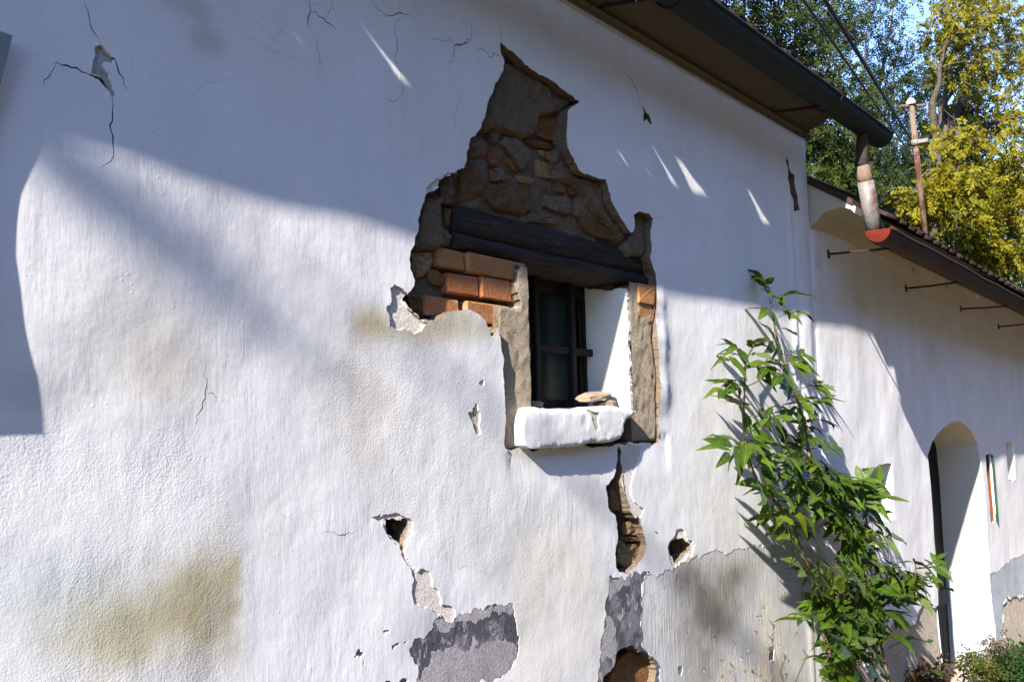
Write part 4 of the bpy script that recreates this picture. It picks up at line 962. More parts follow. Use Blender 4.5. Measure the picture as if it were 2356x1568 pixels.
def pinnate_cloud(name, centres, mat, parent, per, leafL, leaflet, nlf, seed, droop=.5, flat=.75):
    """crown of feather leaves: every leaf a row of small rhombic leaflets. centres: (point, radius, density)"""
    rg = np.random.default_rng(seed); allv = []; lvs = []
    for c, rad, dens in centres:
        n = int(per * dens)
        d = rg.normal(size=(n, 3)); d /= np.linalg.norm(d, axis=1)[:, None]
        p = np.array(c) + d * (rad * rg.random(n) ** .45)[:, None] * np.array([1, 1, flat])
        h = rg.normal(size=(n, 3)); h[:, 2] -= droop; h /= np.linalg.norm(h, axis=1)[:, None]
        up = rg.normal(size=(n, 3)) * .7 + np.array([-.3, -.3, .8]); s_ = np.cross(h, up); s_ /= np.linalg.norm(s_, axis=1)[:, None] + 1e-9
        nn = np.cross(s_, h); base = .5 + .5 * (d @ np.array([-.7, -.25, .6])); lvb = np.clip(.75 * base + .35 * rg.random(n) - .05, 0, 1)  # sunlight put into leaf colour: lighter on each clump's sunward side
        LL = leafL * rg.uniform(.7, 1.25, n)
        for k in range(nlf):
            if k == nlf - 1: t, sg, ang = 1.0, 0, 0.0
            else: t = .25 + .75 * (k // 2) / (nlf // 2); sg = 1 if k % 2 else -1; ang = 1.0
            dirv = h * math.cos(ang) + s_ * (sg * math.sin(ang)) + nn * rg.uniform(-.35, .15, n)[:, None]
            dirv[:, 2] -= .25; dirv /= np.linalg.norm(dirv, axis=1)[:, None]
            b = p + h * (LL * t)[:, None] - np.array([0, 0, 1]) * (droop * .3 * LL * t * t)[:, None]
            sz = leaflet * rg.uniform(.75, 1.2, n)
            wv = np.cross(nn + rg.normal(size=(n, 3)) * .3, dirv); wv /= np.linalg.norm(wv, axis=1)[:, None] + 1e-9
            q = np.stack([b, b + dirv * (sz * .45)[:, None] + wv * (sz * .23)[:, None], b + dirv * sz[:, None], b + dirv * (sz * .45)[:, None] - wv * (sz * .23)[:, None]], 1)
            allv.append(q.reshape(-1, 3)); lvs.append(np.repeat(np.clip(lvb + rg.uniform(-.15, .15, n), 0, 1), 4))
    V = np.concatenate(allv); lv = np.concatenate(lvs); nq = len(V) // 4
    me = bpy.data.meshes.new(name); me.vertices.add(len(V)); me.vertices.foreach_set('co', V.ravel())
    me.loops.add(nq * 4); me.loops.foreach_set('vertex_index', np.arange(nq * 4)); me.polygons.add(nq)
    me.polygons.foreach_set('loop_start', np.arange(nq) * 4); me.update(calc_edges=True)
    me.attributes.new('lv', 'FLOAT', 'POINT').data.foreach_set('value', lv); me.materials.append(mat)
    o = bpy.data.objects.new(name, me); link(o, parent); o.location = -parent.location; return o

def limb(b, pts, r0, r1, seed, wob=.08, n=7, sub=4):
    r = random.Random(seed); out = []
    for i in range(len(pts) - 1):
        for k in range(sub):
            t = k / sub; q = Vector(pts[i]).lerp(Vector(pts[i + 1]), t)
            if i or k: q += Vector((r.uniform(-1, 1), r.uniform(-1, 1), r.uniform(-1, 1))) * wob
            out.append(q)
    out.append(Vector(pts[-1])); m_ = len(out) - 1
    b.tube(out, [r0 + (r1 - r0) * (i / m_) for i in range(m_ + 1)], n)
    return out

def tree(name, label, group, foot, crotch, clusters, mat, seed, per, leafL, leaflet, nlf, tr=.16):
    """clusters: (x, y on the photo sheet, depth plane, radius, density)"""
    root = tag(empty(name, foot), label, 'tree', group); r = random.Random(seed)
    cs = [(P('Z', a, b_, yp), rad, de) for a, b_, yp, rad, de in clusters]
    tb = MB(); limb(tb, [foot, (Vector(foot) + Vector(crotch)) / 2 + Vector((.1, .1, 0)), crotch], tr, tr * .7, seed, .04, 9)
    o = tb.build('trunk', BARK, root); o.location = -root.location
    for i, (c, rad, de) in enumerate(cs):
        bb = MB(); mid = Vector(crotch).lerp(c, .5) + Vector((r.uniform(-.3, .3), r.uniform(-.2, .2), r.uniform(0, .35)))
        path = limb(bb, [crotch, mid, c], tr * .34, .008, seed + i, .05, 6, 5)
        for k in range(5):
            a = path[r.randrange(len(path) // 2, len(path))]; dv = Vector((r.gauss(0, 1), r.gauss(0, 1), r.gauss(.1, .8))).normalized()
            limb(bb, [a, a + dv * rad * r.uniform(.5, 1.1)], .010, .003, seed + i * 9 + k, .03, 4, 3)
        o = bb.build('branch', BARK, root); o.location = -root.location
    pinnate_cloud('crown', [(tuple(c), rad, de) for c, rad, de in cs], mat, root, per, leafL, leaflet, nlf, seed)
    return root

YEL = m_leaf('yellowing_acacia_leaf', (.028, .040, .005), (.21, .175, .008), None, .28)
GRN = m_leaf('green_acacia_leaf', (.008, .018, .004), (.050, .065, .010), None, .22)
GRN2 = m_leaf('dull_green_acacia_leaf', (.007, .016, .005), (.034, .050, .012), None, .22)
FG = 'acacia trees behind the roofs'
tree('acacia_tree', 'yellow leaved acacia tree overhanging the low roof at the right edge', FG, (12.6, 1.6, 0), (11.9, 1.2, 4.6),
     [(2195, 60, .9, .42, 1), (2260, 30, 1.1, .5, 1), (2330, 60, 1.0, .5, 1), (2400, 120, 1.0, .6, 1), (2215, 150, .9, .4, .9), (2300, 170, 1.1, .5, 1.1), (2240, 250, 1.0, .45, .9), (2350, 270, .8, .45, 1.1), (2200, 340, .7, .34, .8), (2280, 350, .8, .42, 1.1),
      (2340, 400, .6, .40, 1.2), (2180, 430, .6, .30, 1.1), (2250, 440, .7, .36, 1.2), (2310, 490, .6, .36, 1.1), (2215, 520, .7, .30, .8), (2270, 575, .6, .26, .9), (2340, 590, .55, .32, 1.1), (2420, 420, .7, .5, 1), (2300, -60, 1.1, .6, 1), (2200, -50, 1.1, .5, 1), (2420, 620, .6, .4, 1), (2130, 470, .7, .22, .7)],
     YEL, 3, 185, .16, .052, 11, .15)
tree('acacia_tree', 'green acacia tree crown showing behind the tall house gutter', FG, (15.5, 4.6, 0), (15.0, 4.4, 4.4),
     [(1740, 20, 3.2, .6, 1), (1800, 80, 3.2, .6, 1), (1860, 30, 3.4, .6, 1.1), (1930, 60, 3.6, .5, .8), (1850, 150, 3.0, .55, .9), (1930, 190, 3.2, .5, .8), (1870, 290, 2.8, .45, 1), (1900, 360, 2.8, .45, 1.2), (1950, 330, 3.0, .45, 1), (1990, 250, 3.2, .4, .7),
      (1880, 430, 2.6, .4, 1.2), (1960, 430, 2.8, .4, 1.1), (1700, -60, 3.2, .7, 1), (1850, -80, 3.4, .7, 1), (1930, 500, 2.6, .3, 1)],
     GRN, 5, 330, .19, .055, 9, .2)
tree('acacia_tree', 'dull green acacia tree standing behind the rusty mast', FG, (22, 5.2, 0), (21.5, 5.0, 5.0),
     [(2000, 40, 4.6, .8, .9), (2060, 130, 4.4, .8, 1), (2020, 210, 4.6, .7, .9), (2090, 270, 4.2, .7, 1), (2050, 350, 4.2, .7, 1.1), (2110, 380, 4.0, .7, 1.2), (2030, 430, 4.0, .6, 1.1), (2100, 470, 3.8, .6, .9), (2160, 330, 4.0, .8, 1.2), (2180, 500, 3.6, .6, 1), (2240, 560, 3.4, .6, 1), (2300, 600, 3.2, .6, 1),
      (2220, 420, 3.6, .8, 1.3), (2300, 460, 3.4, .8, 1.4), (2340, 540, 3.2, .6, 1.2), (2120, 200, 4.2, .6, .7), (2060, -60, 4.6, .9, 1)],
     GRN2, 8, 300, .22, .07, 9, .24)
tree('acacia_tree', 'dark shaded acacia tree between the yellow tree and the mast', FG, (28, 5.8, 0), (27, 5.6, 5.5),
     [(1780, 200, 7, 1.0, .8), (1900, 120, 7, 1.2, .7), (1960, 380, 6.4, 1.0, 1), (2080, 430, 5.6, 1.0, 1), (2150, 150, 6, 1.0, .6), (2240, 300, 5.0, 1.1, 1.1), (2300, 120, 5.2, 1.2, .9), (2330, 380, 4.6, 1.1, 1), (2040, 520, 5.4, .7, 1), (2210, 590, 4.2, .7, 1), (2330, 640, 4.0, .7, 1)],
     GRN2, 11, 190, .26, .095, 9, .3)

# ------------------------------------------------------------------ roof mast and cables
mt, mb_ = P('F', 1482, 665, .50), P('F', 1578, 1480, .50)
mast = tag(empty('roof_mast', (mb_.x, .5, mb_.z)), 'rusty pipe mast with a white insulator standing on the low roof', 'mast'); mbase = mast.location.copy()
mtop = Vector((mt.x, .5, mt.z)); mbot = Vector((mb_.x, .5, mb_.z - .15)); ax = (mtop - mbot).normalized()
def part(name, mat, parent, fn, base):
    b = MB(); fn(b); o = b.build(name, mat, parent); o.location = -base; return o
part('shaft', RUSTPIPE, mast, lambda b: b.tube([mbot, mbot.lerp(mtop, .5), mtop], .023, 12), mbase)
part('insulator', PORCELAIN, mast, lambda b: b.tube([mtop + ax * k for k in (.012, .016, .035, .045, .058, .064)], [.034, .04, .038, .028, .020, .006], 14), mbase)
cb = mtop + ax * .0; hd = Vector((.8, -.60, .10)).normalized()
part('crossbar', RUSTPIPE, mast, lambda b: b.tube([cb - hd * .11, cb, cb + hd * .13], .013, 6, smooth=False), mbase)
cl = mtop.lerp(mbot, .245)
part('clamp', ZINC, mast, lambda b: (b.tube([cl - ax * .022, cl + ax * .022], .034, 12), b.box(cl.x - .02, cl.x + .055, cl.y - .10, cl.y - .02, cl.z - .016, cl.z + .016, 0, .003)), mbase)
part('hook', IRON, mast, lambda b: b.tube([cb - hd * .08 + Vector((0, 0, -.012 - .05 * math.sin(math.pi * k / 6))) + hd * (.022 * (1 - math.cos(math.pi * k / 6)) - .02) for k in range(7)], .004, 5), mbase)
def cable(label, a, b_, rad, ext=2.2, sag=.06):
    a, b_ = Vector(a), Vector(b_); d = b_ - a; a0 = a - d * ext; pts = []
    for i in range(25):
        t = i / 24; pts.append(a0.lerp(b_, t) - Vector((0, 0, sag * 4 * t * (1 - t) * .0)))
    o = empty('overhead_cable', pts[-1]); tag(o, label, 'cable', 'overhead cables')
    m_ = MB(); m_.tube(pts, rad, 6); q = m_.build('wire', CABLE, o); q.location = -o.location
cable('thicker black cable crossing in front of the trees above the mast', P('F', 940, 0, 1.2), P('F', 1660, 1165, 3.0), .022)
cable('thinner black cable to the left of the thick one', P('F', 805, 0, 1.2), P('F', 1630, 1190, 3.0), .013)

# ------------------------------------------------------------------ elder shrub against the wall
def m_elder(name, a, b, spot=None, trans=.2, rough=.36):
    t = NT(name); sep = t.n('ShaderNodeSeparateXYZ'); t.l(t.tc, sep.inputs[0])
    ay = t.math('ABSOLUTE', sep.outputs[1]); c = t.mix(t.attr('lv', 'Fac'), a, b)
    c = t.mix(t.ramp(t.rand(), 0, 1, 0, .45), c, tuple(v * .55 for v in a))
    c = t.mix(t.ramp(t.noise(60, 4, .6), .35, .7, 0, .35), c, tuple(v * 1.5 for v in b))
    if spot: c = t.mix(t.ramp(t.noise(70, 3, .7), .60, .66), c, spot)
    vein = t.math('SINE', t.math('ADD', t.math('MULTIPLY', sep.outputs[0], 520.0), t.math('MULTIPLY', ay, -420.0)))
    rib = t.ramp(ay, .0004, .0016, 1, 0)
    c = t.mix(t.math('MAXIMUM', t.math('MULTIPLY', rib, .4), t.ramp(vein, .75, 1, 0, .04)), c, tuple(min(1, v * 2.4) for v in b))
    t.set(t.p.inputs['Base Color'], c); t.p.inputs['Roughness'].default_value = rough; t.p.inputs['Specular IOR Level'].default_value = .16
    t.l(t.bump(vein, .0006, .5), t.p.inputs['Normal'])
    tr = t.n('ShaderNodeBsdfTranslucent'); t.set(tr.inputs[0], t.mix(1, c, (1.4, 1.3, .5), 'MULTIPLY'))
    mx = t.n('ShaderNodeMixShader'); mx.inputs[0].default_value = trans
    t.l(t.p.outputs[0], mx.inputs[1]); t.l(tr.outputs[0], mx.inputs[2]); t.l(mx.outputs[0], t.out.inputs[0])
    return t.m
EL = [m_elder('elder_leaf', (.017, .042, .004), (.068, .110, .010), None, .28), m_elder('yellow_speckled_elder_leaf', (.045, .075, .005), (.075, .10, .006), (.17, .15, .012)), m_elder('pale_elder_leaf', (.06, .095, .025), (.085, .12, .035)), m_elder('withered_elder_leaf', (.06, .025, .008), (.09, .042, .012))]
LM = [[leaf_mesh('leaflet', .088 + .005 * (i * 5 % 7), .034 + .0022 * (i * 3 % 8), EL[0], (i * 5 % 12) / 11, i, .18 + .09 * (i % 5), .02 + .07 * (i * 7 % 8), .05 + .03 * (i % 4)) for i in range(12)], [leaf_mesh('leaflet', .098, .050, EL[1], i / 3, i + 20, .25, .12 + .1 * i) for i in range(4)],
      [leaf_mesh('leaflet', .100, .044, EL[2], i / 2, i + 30, .4, .2) for i in range(3)], [leaf_mesh('leaflet', .085, .035, EL[3], i / 2, i + 40, .5, .45) for i in range(2)]]
STEM = m_stony('elder_stem_bark', [(.16, .10, .05), (.22, .14, .07), (.10, .09, .04)], 30, .003, 90)
shrub = tag(empty('elder_shrub', (5.0, -.3, 0)), 'leafy green elder shrub leaning against the white wall', 'shrub'); sbase = shrub.location.copy()
def stem(pts, r0, r1):
    b = MB(); ps = [P(t, x, y, yp) for t, x, y, yp in pts]; out = []
    for i in range(len(ps) - 1):
        for k in range(4): out.append(ps[i].lerp(ps[i + 1], k / 4) + Vector((.002 * nz(i, k, 1), .002 * nz(i, k, 5), 0)))
    out.append(ps[-1]); m_ = len(out) - 1
    rad = [(r0 + (r1 - r0) * i / m_) * (1.25 if i % 8 == 0 else 1) for i in range(m_ + 1)]
    b.tube(out, rad, 7); o = b.build('stem', STEM, shrub); o.location = -sbase
stem([('X', 780, 1900, -.30), ('X', 745, 1549, -.26), ('X', 700, 1290, -.24), ('X', 660, 1050, -.22), ('X', 620, 760, -.20), ('X', 560, 500, -.18), ('X', 480, 300, -.16), ('W', 250, 880, -.14), ('W', 100, 650, -.13), ('V', 790, 1340, -.12), ('V', 700, 1150, -.11), ('V', 625, 850, -.09), ('V', 605, 500, -.07), ('V', 625, 0, -.06), ('U', 640, 1240, -.05), ('U', 755, 1050, -.05)], .011, .0035)
stem([('X', 930, 1900, -.32), ('X', 950, 1549, -.30), ('X', 1000, 1100, -.27), ('X', 1060, 650, -.24), ('X', 1110, 330, -.22), ('W', 1095, 1200, -.20), ('W', 1050, 850, -.18), ('W', 900, 660, -.16), ('W', 620, 420, -.13), ('V', 1450, 1060, -.11), ('V', 1390, 760, -.09), ('V', 1330, 430, -.08), ('V', 1240, 180, -.07), ('U', 1100, 1220, -.06), ('U', 1060, 1100, -.055), ('U', 1010, 900, -.05), ('U', 985, 740, -.045), ('U', 955, 545, -.04)], .013, .003)
stem([('X', 1050, 900, -.25), ('X', 1180, 800, -.26), ('X', 1300, 680, -.27), ('X', 1500, 500, -.27), ('X', 1620, 430, -.27), ('X', 1720, 210, -.26), ('X', 1990, 190, -.26)], .008, .003)
stem([('X', 1410, 1900, -.36), ('X', 1390, 1549, -.34), ('X', 1340, 1250, -.32), ('X', 1285, 1040, -.30), ('X', 1190, 850, -.28)], .007, .004)
stem([('W', 1150, 1350, -.22), ('W', 1140, 950, -.2), ('W', 1130, 780, -.18), ('W', 1180, 500, -.17)], .005, .003)
rl = random.Random(12)
def compound(t, bx, by, ex, ey, n, yb, dy, kind=0, L=1.0, face=False):
    a, e = P(t, bx, by, yb), P(t, ex, ey, min(-.012, yb + dy)); d = e - a; ln_ = max(.03, d.length); d = d.normalized()
    up = Vector((-.25, -.45, .85)) if not face else Vector((-.45, -.85, .30))
    up += Vector((rl.uniform(-.25, .25), rl.uniform(-.25, .25), rl.uniform(-.2, .2)))
    up = (up - d * up.dot(d)).normalized(); side = up.cross(d)
    b = MB(); mid = a.lerp(e, .55) + Vector((0, 0, .06 * ln_)); b.tube([a, a.lerp(mid, .6), mid, e], [.0022, .0019, .0017, .0012], 5)
    o = b.build('leaf', STEMG, shrub); o.location = -sbase
    np_ = (n - 1) // 2
    spots = [(1.0, 0)] + [(1.0 - .62 * (k + .35) / max(1, np_) * (1 if ln_ > .10 else .8), s_) for k in range(np_) for s_ in (-1, 1)]
    for tt, sg in spots:
        p = a.lerp(mid, tt / .55) if tt < .55 else mid.lerp(e, (tt - .55) / .45)
        ang = sg * rl.uniform(.75, 1.15); dirv = d * math.cos(ang) + side * math.sin(ang) + up * rl.uniform(-.25, .25) + Vector((0, 0, -.12)); dirv.normalize()
        nn = (up + Vector((rl.uniform(-.3, .3), rl.uniform(-.3, .3), rl.uniform(-.2, .3)))); nn = (nn - dirv * nn.dot(dirv)).normalized(); yv = nn.cross(dirv)
        k = kind if rl.random() < .8 else (0 if kind else rl.choice([0, 0, 0, 1, 2])); me = rl.choice(LM[k])
        s_ = L * rl.uniform(.62, 1.08) * (1.1 if sg == 0 else 1.0)
        tip = p + dirv * .1 * s_
        if tip.y > -.006:                                    # keep the blade off the plaster
            dirv = (dirv + Vector((0, -(tip.y + .012) / (.1 * s_), 0))).normalized(); yv = nn.cross(dirv).normalized(); nn = dirv.cross(yv)
        q = bpy.data.objects.new('leaflet', me); link(q, o)
        M_ = Matrix((dirv, yv, nn)).transposed().to_4x4(); M_.translation = p
        q.matrix_basis = M_ @ Matrix.Scale(s_, 4)
STEMG = m_stony('green_leaf_stalk', [(.12, .14, .03), (.17, .17, .05)], 30, .001, 90)
for q in [('U', 945, 540, 872, 285, 7, -.04, -.01), ('U', 1000, 520, 1120, 450, 5, -.045, -.05), ('U', 985, 745, 1260, 650, 5, -.045, -.06), ('U', 965, 640, 905, 640, 3, -.045, -.03), ('U', 960, 560, 980, 440, 3, -.045, -.04), ('U', 1005, 880, 1120, 860, 3, -.05, -.01),
          ('U', 1030, 1000, 985, 1055, 7, -.05, -.10, 0, 1.05, True), ('U', 1090, 1180, 1340, 1190, 5, -.06, -.05), ('U', 640, 1240, 510, 1100, 7, -.05, -.05), ('U', 635, 1240, 390, 1235, 5, -.05, -.07), ('U', 640, 1235, 760, 1050, 5, -.05, -.06), ('U', 635, 1355, 850, 1350, 5, -.055, -.05),
          ('U', 1090, 1260, 900, 1340, 5, -.06, -.07), ('U', 1100, 1300, 1250, 1290, 5, -.06, -.04), ('U', 1100, 1330, 1060, 1410, 7, -.06, -.10, 0, 1.1, True), ('U', 620, 1480, 500, 1530, 3, -.06, -.05),
          ('V', 625, 150, 370, 180, 7, -.065, -.08), ('V', 630, 150, 1000, 40, 5, -.065, -.05), ('V', 605, 510, 490, 300, 7, -.07, -.03), ('V', 610, 525, 1000, 540, 7, -.07, -.07), ('V', 1265, 190, 1600, 120, 7, -.07, -.08), ('V', 1330, 420, 1550, 330, 5, -.08, -.07, 0, 1.1),
          ('V', 1380, 600, 1640, 575, 5, -.08, -.02), ('V', 1430, 930, 1740, 885, 7, -.10, -.06, 0, .8), ('V', 1390, 690, 1300, 640, 5, -.09, -.08, 0, 1.0, True), ('V', 1400, 760, 1450, 780, 3, -.09, -.06), ('V', 1240, 180, 1150, 120, 5, -.07, -.08, 0, 1.0, True), ('V', 1300, 330, 1400, 340, 5, -.08, -.03),
          ('V', 620, 850, 430, 975, 7, -.09, -.10, 0, 1.15, True), ('V', 620, 840, 640, 880, 5, -.09, -.08), ('V', 640, 900, 800, 880, 5, -.09, -.07), ('V', 650, 1050, 830, 1010, 5, -.1, -.05), ('V', 620, 770, 700, 690, 3, -.09, -.02), ('V', 700, 1150, 900, 1180, 5, -.11, -.05),
          ('V', 790, 1340, 850, 1480, 7, -.12, -.09, 0, 1.1, True), ('V', 1440, 1030, 1100, 1030, 5, -.11, -.05), ('V', 1440, 1040, 1220, 1180, 7, -.11, -.09, 0, 1.0, True), ('V', 1440, 1050, 1350, 1060, 5, -.11, -.06), ('V', 1445, 1040, 1650, 1130, 5, -.11, -.05), ('V', 1140, 1180, 1090, 1240, 3, -.12, -.04),
          ('W', 640, 350, 880, 330, 7, -.13, -.07), ('W', 600, 300, 700, 360, 5, -.13, -.06), ('W', 700, 560, 560, 530, 5, -.14, -.08), ('W', 900, 660, 1100, 330, 5, -.16, -.06), ('W', 950, 650, 1180, 470, 7, -.16, -.08), ('W', 1000, 640, 1230, 560, 7, -.16, -.09), ('W', 1040, 700, 1200, 700, 5, -.17, -.05),
          ('W', 1050, 850, 1320, 880, 5, -.18, -.05), ('W', 1060, 1000, 1380, 1010, 3, -.18, -.07, 2, 1.2), ('W', 1080, 1110, 1320, 1090, 5, -.19, -.05, 0, .8), ('W', 100, 680, 400, 770, 5, -.13, -.06), ('W', 150, 760, 240, 1050, 7, -.14, -.10, 1, 1.1, True), ('W', 150, 760, 20, 470, 5, -.13, -.06, 0, 1.1),
          ('W', 1040, 820, 620, 770, 7, -.18, -.02), ('W', 1050, 900, 780, 900, 7, -.18, -.02), ('W', 1060, 980, 860, 800, 5, -.18, -.01), ('W', 1100, 1200, 1200, 1310, 5, -.20, -.07, 0, 1.15), ('W', 1050, 840, 900, 720, 7, -.18, -.02), ('W', 1000, 640, 850, 500, 7, -.16, -.03), ('W', 900, 660, 700, 480, 7, -.15, -.03), ('W', 1045, 740, 1010, 600, 7, -.17, -.02), ('W', 1130, 760, 1240, 420, 5, -.18, -.03),
          ('X', 480, 300, 400, 250, 5, -.16, -.09, 1, 1.1, True), ('X', 500, 320, 560, 200, 5, -.16, -.08, 1, 1.1, True), ('X', 1110, 250, 870, 370, 5, -.22, -.12, 0, 1.45, True), ('X', 660, 420, 750, 310, 5, -.17, -.12, 1, 1.15, True), ('X', 640, 910, 510, 885, 5, -.20, -.08, 0, .95, True), ('X', 640, 850, 800, 780, 5, -.20, -.08, 0, 1.1),
          ('X', 1060, 700, 900, 850, 7, -.24, -.06, 0, 1.1), ('X', 1060, 650, 1010, 700, 5, -.24, -.06), ('X', 1180, 800, 1220, 560, 5, -.26, -.05, 0, 1.0), ('X', 1250, 700, 1420, 740, 5, -.26, -.07), ('X', 1300, 680, 1480, 600, 5, -.27, -.07), ('X', 1400, 600, 1330, 350, 5, -.27, -.05), ('X', 1500, 500, 1450, 250, 7, -.27, -.05, 0, .9), ('X', 1620, 430, 1500, 200, 5, -.27, -.05, 0, .9),
          ('X', 1620, 440, 1750, 560, 5, -.27, -.06, 2, 1.2), ('X', 1720, 210, 1700, 150, 3, -.26, -.05, 0, 1.1), ('X', 1760, 200, 1990, 190, 5, -.26, -.06, 0, 1.1), ('X', 1850, 180, 1950, 100, 5, -.26, -.03, 0, .8), ('X', 1700, 420, 2090, 440, 3, -.27, -.05, 0, 1.0), ('X', 1720, 250, 1880, 300, 5, -.26, -.05, 0, .9), ('X', 1640, 400, 1800, 420, 5, -.27, -.03, 0, .85),
          ('X', 1000, 1100, 890, 1150, 5, -.27, -.10, 0, 1.35, True), ('X', 1010, 1050, 850, 1030, 3, -.27, -.06, 1), ('X', 1000, 1100, 1200, 1140, 5, -.27, -.09, 1, 1.1, True), ('X', 950, 1300, 1000, 1420, 7, -.29, -.09, 0, 1.1, True), ('X', 1290, 1050, 1420, 1010, 5, -.30, -.06, 0, 1.1), ('X', 1340, 1250, 1200, 1400, 5, -.32, -.09, 1, 1.15, True), ('X', 1390, 1150, 1850, 1080, 3, -.3, .0, 0, 1.0),
          ('X', 1060, 800, 1180, 850, 5, -.25, -.04), ('X', 900, 1400, 860, 1480, 5, -.29, -.07), ('X', 1050, 480, 1200, 440, 5, -.23, -.06), ('X', 760, 420, 790, 560, 3, -.18, -.05, 3, 1.1), ('X', 700, 480, 730, 620, 3, -.18, -.05, 3, 1.1), ('X', 1800, 1480, 1880, 1430, 5, -.3, -.05), ('X', 1100, 1000, 1050, 940, 5, -.26, -.05), ('X', 1500, 700, 1500, 780, 3, -.27, -.04), ('W', 420, 560, 300, 620, 5, -.13, -.04), ('W', 350, 480, 450, 560, 5, -.13, -.05), ('W', 300, 300, 330, 400, 5, -.12, -.05), ('X', 1420, 420, 1330, 520, 5, -.27, -.04)]:
    compound(*q)
re_ = random.Random(77)
for t, x0, y0, x1, y1, yb, n_ in [('W', 400, 250, 1050, 850, -.14, 16), ('W', 1050, 700, 1100, 1250, -.18, 10), ('X', 1060, 200, 1000, 1100, -.24, 12), ('X', 1180, 800, 1650, 400, -.27, 12), ('W', 100, 650, 250, 900, -.13, 5), ('X', 480, 300, 640, 900, -.18, 5), ('X', 1000, 1100, 950, 1540, -.29, 5), ('V', 1250, 250, 1440, 1000, -.09, 5), ('W', 600, 250, 1150, 450, -.15, 8), ('X', 640, 500, 1060, 1000, -.23, 9), ('X', 700, 1150, 1300, 1500, -.29, 10), ('X', 1100, 500, 1700, 300, -.26, 8), ('W', 500, 700, 1000, 1150, -.17, 8)]:
    for k in range(int(n_ * 1.4)):
        u = re_.random(); bx, by = x0 + (x1 - x0) * u, y0 + (y1 - y0) * u; a_ = re_.uniform(0, 6.28); l_ = re_.uniform(110, 230)
        compound(t, bx, by, bx + l_ * math.cos(a_), by + .7 * l_ * math.sin(a_), re_.choice([5, 5, 7]), yb, re_.uniform(-.08, .06), re_.choice([0, 0, 0, 1] if t == 'X' else [0, 0, 0, 0, 0, 1]), re_.uniform(.75, 1.1), re_.random() < .35)
# ------------------------------------------------------------------ weeds, litter, loose stones
STRAW = m_stony('dry_straw', [(.22, .145, .065), (.28, .20, .10)], 30, .001, 90)
def dry_weed(label, foot, tips, seed):
    o = tag(empty('dry_weed', P(*foot)), label, 'weed', 'dry weeds at the foot of the wall'); r = random.Random(seed); base = o.location.copy()
    for t in tips:
        e = P(*t); a = base; m_ = a.lerp(e, .55) + Vector((r.uniform(-.02, .02), r.uniform(-.02, .01), .02)); b = MB()
        b.tube([a, a.lerp(m_, .5), m_, m_.lerp(e, .5) + Vector((r.uniform(-.008, .008), 0, 0)), e], [.0011, .0010, .0008, .0007, .0006], 5)
        s_ = b.build('stalk', STRAW, o); s_.location = -base
        b = MB()
        for k in range(7):
            d = Vector((r.gauss(0, 1), r.gauss(0, 1), r.gauss(.4, 1))).normalized(); w = d.cross(Vector((.3, .5, .8))).normalized() * .003; b.add([e, e + d * .007 + w, e + d * .014, e + d * .007 - w], [(0, 1, 2, 3)])
        s_ = b.build('seed_head', STRAW, o); s_.location = -base
dry_weed('dry straw coloured weed with tall straight stalks before the dado', ('Q', 1060, 1800, -.06), [('Q', 1115, 630, -.03), ('Q', 1055, 745, -.04), ('Q', 1025, 940, -.05), ('Q', 1235, 970, -.04), ('Q', 1160, 1160, -.05), ('Q', 1520, 965, -.04)], 1)
dry_weed('dry weed arching left with single seed heads', ('Q', 640, 1850, -.08), [('Q', 485, 1010, -.05), ('Q', 760, 1060, -.05), ('Q', 610, 1290, -.07), ('Q', 350, 1415, -.07), ('Q', 700, 1440, -.08)], 2)
dry_weed('dry weed with a tangle of short stalks', ('Q', 1000, 1950, -.08), [('Q', 930, 1200, -.06), ('Q', 825, 1270, -.06), ('Q', 870, 1440, -.07), ('Q', 1000, 1420, -.07), ('Q', 590, 1515, -.08)], 3)
dry_weed('dry weed leaning right towards the shrub', ('Q', 1250, 1950, -.08), [('Q', 1400, 1480, -.06), ('Q', 1340, 1350, -.06), ('Q', 1420, 1300, -.06), ('Q', 1090, 1490, -.07)], 4)

def bushy(name, label, foot, h, rad, mat, n, leaf, seed, group=None):
    o = tag(empty(name, foot), label, 'weed', group); r = random.Random(seed); b = MB(); cs = []
    for k in range(7):
        e = Vector(foot) + Vector((r.uniform(-rad, rad), r.uniform(-rad, rad) * .7, h * r.uniform(.5, 1))); limb(b, [foot, Vector(foot).lerp(e, .5) + Vector((0, 0, h * .1)), e], .004, .0015, seed + k, .01, 5, 3); cs.append((tuple(Vector(foot).lerp(e, .75)), rad * .55, 1))
    q = b.build('stem', STEM, o); q.location = -o.location
    pinnate_cloud('foliage', cs, mat, o, n, leaf * 2.2, leaf, 5, seed, .1, 1.0)
WEEDG = m_leaf('dark_weed_leaf', (.007, .024, .007), (.022, .055, .012), None, .2); WEEDY = m_leaf('yellow_green_weed_leaf', (.025, .036, .006), (.070, .075, .014), None, .25); WEEDP = m_leaf('dry_purple_weed_leaf', (.05, .030, .024), (.11, .070, .050), None, .15)
def gp(t, x, y, yp): q = P(t, x, y, yp); return (q.x, yp, ground_z(q.x, yp))
bushy('ground_weed', 'dark green bushy weed at the right edge below the dado', gp('N', 1500, 1420, -.16), .42, .16, WEEDG, 90, .035, 31, 'weeds at the foot of the low wall')
WG = 'weeds at the foot of the low wall'
bushy('ground_weed', 'yellow green weed growing beside the doorstep', (6.72, -.12, ground_z(6.72, -.12)), .46, .13, WEEDY, 38, .026, 32, WG)
bushy('ground_weed', 'dry purplish weed standing before the door jamb', (7.12, -.13, ground_z(7.12, -.13)), .46, .17, WEEDP, 38, .020, 33, WG)
bushy('ground_weed', 'low dark green weed on the ground before the doorway', (7.0, -.28, ground_z(7.0, -.28)), .36, .24, WEEDG, 110, .026, 34, WG)
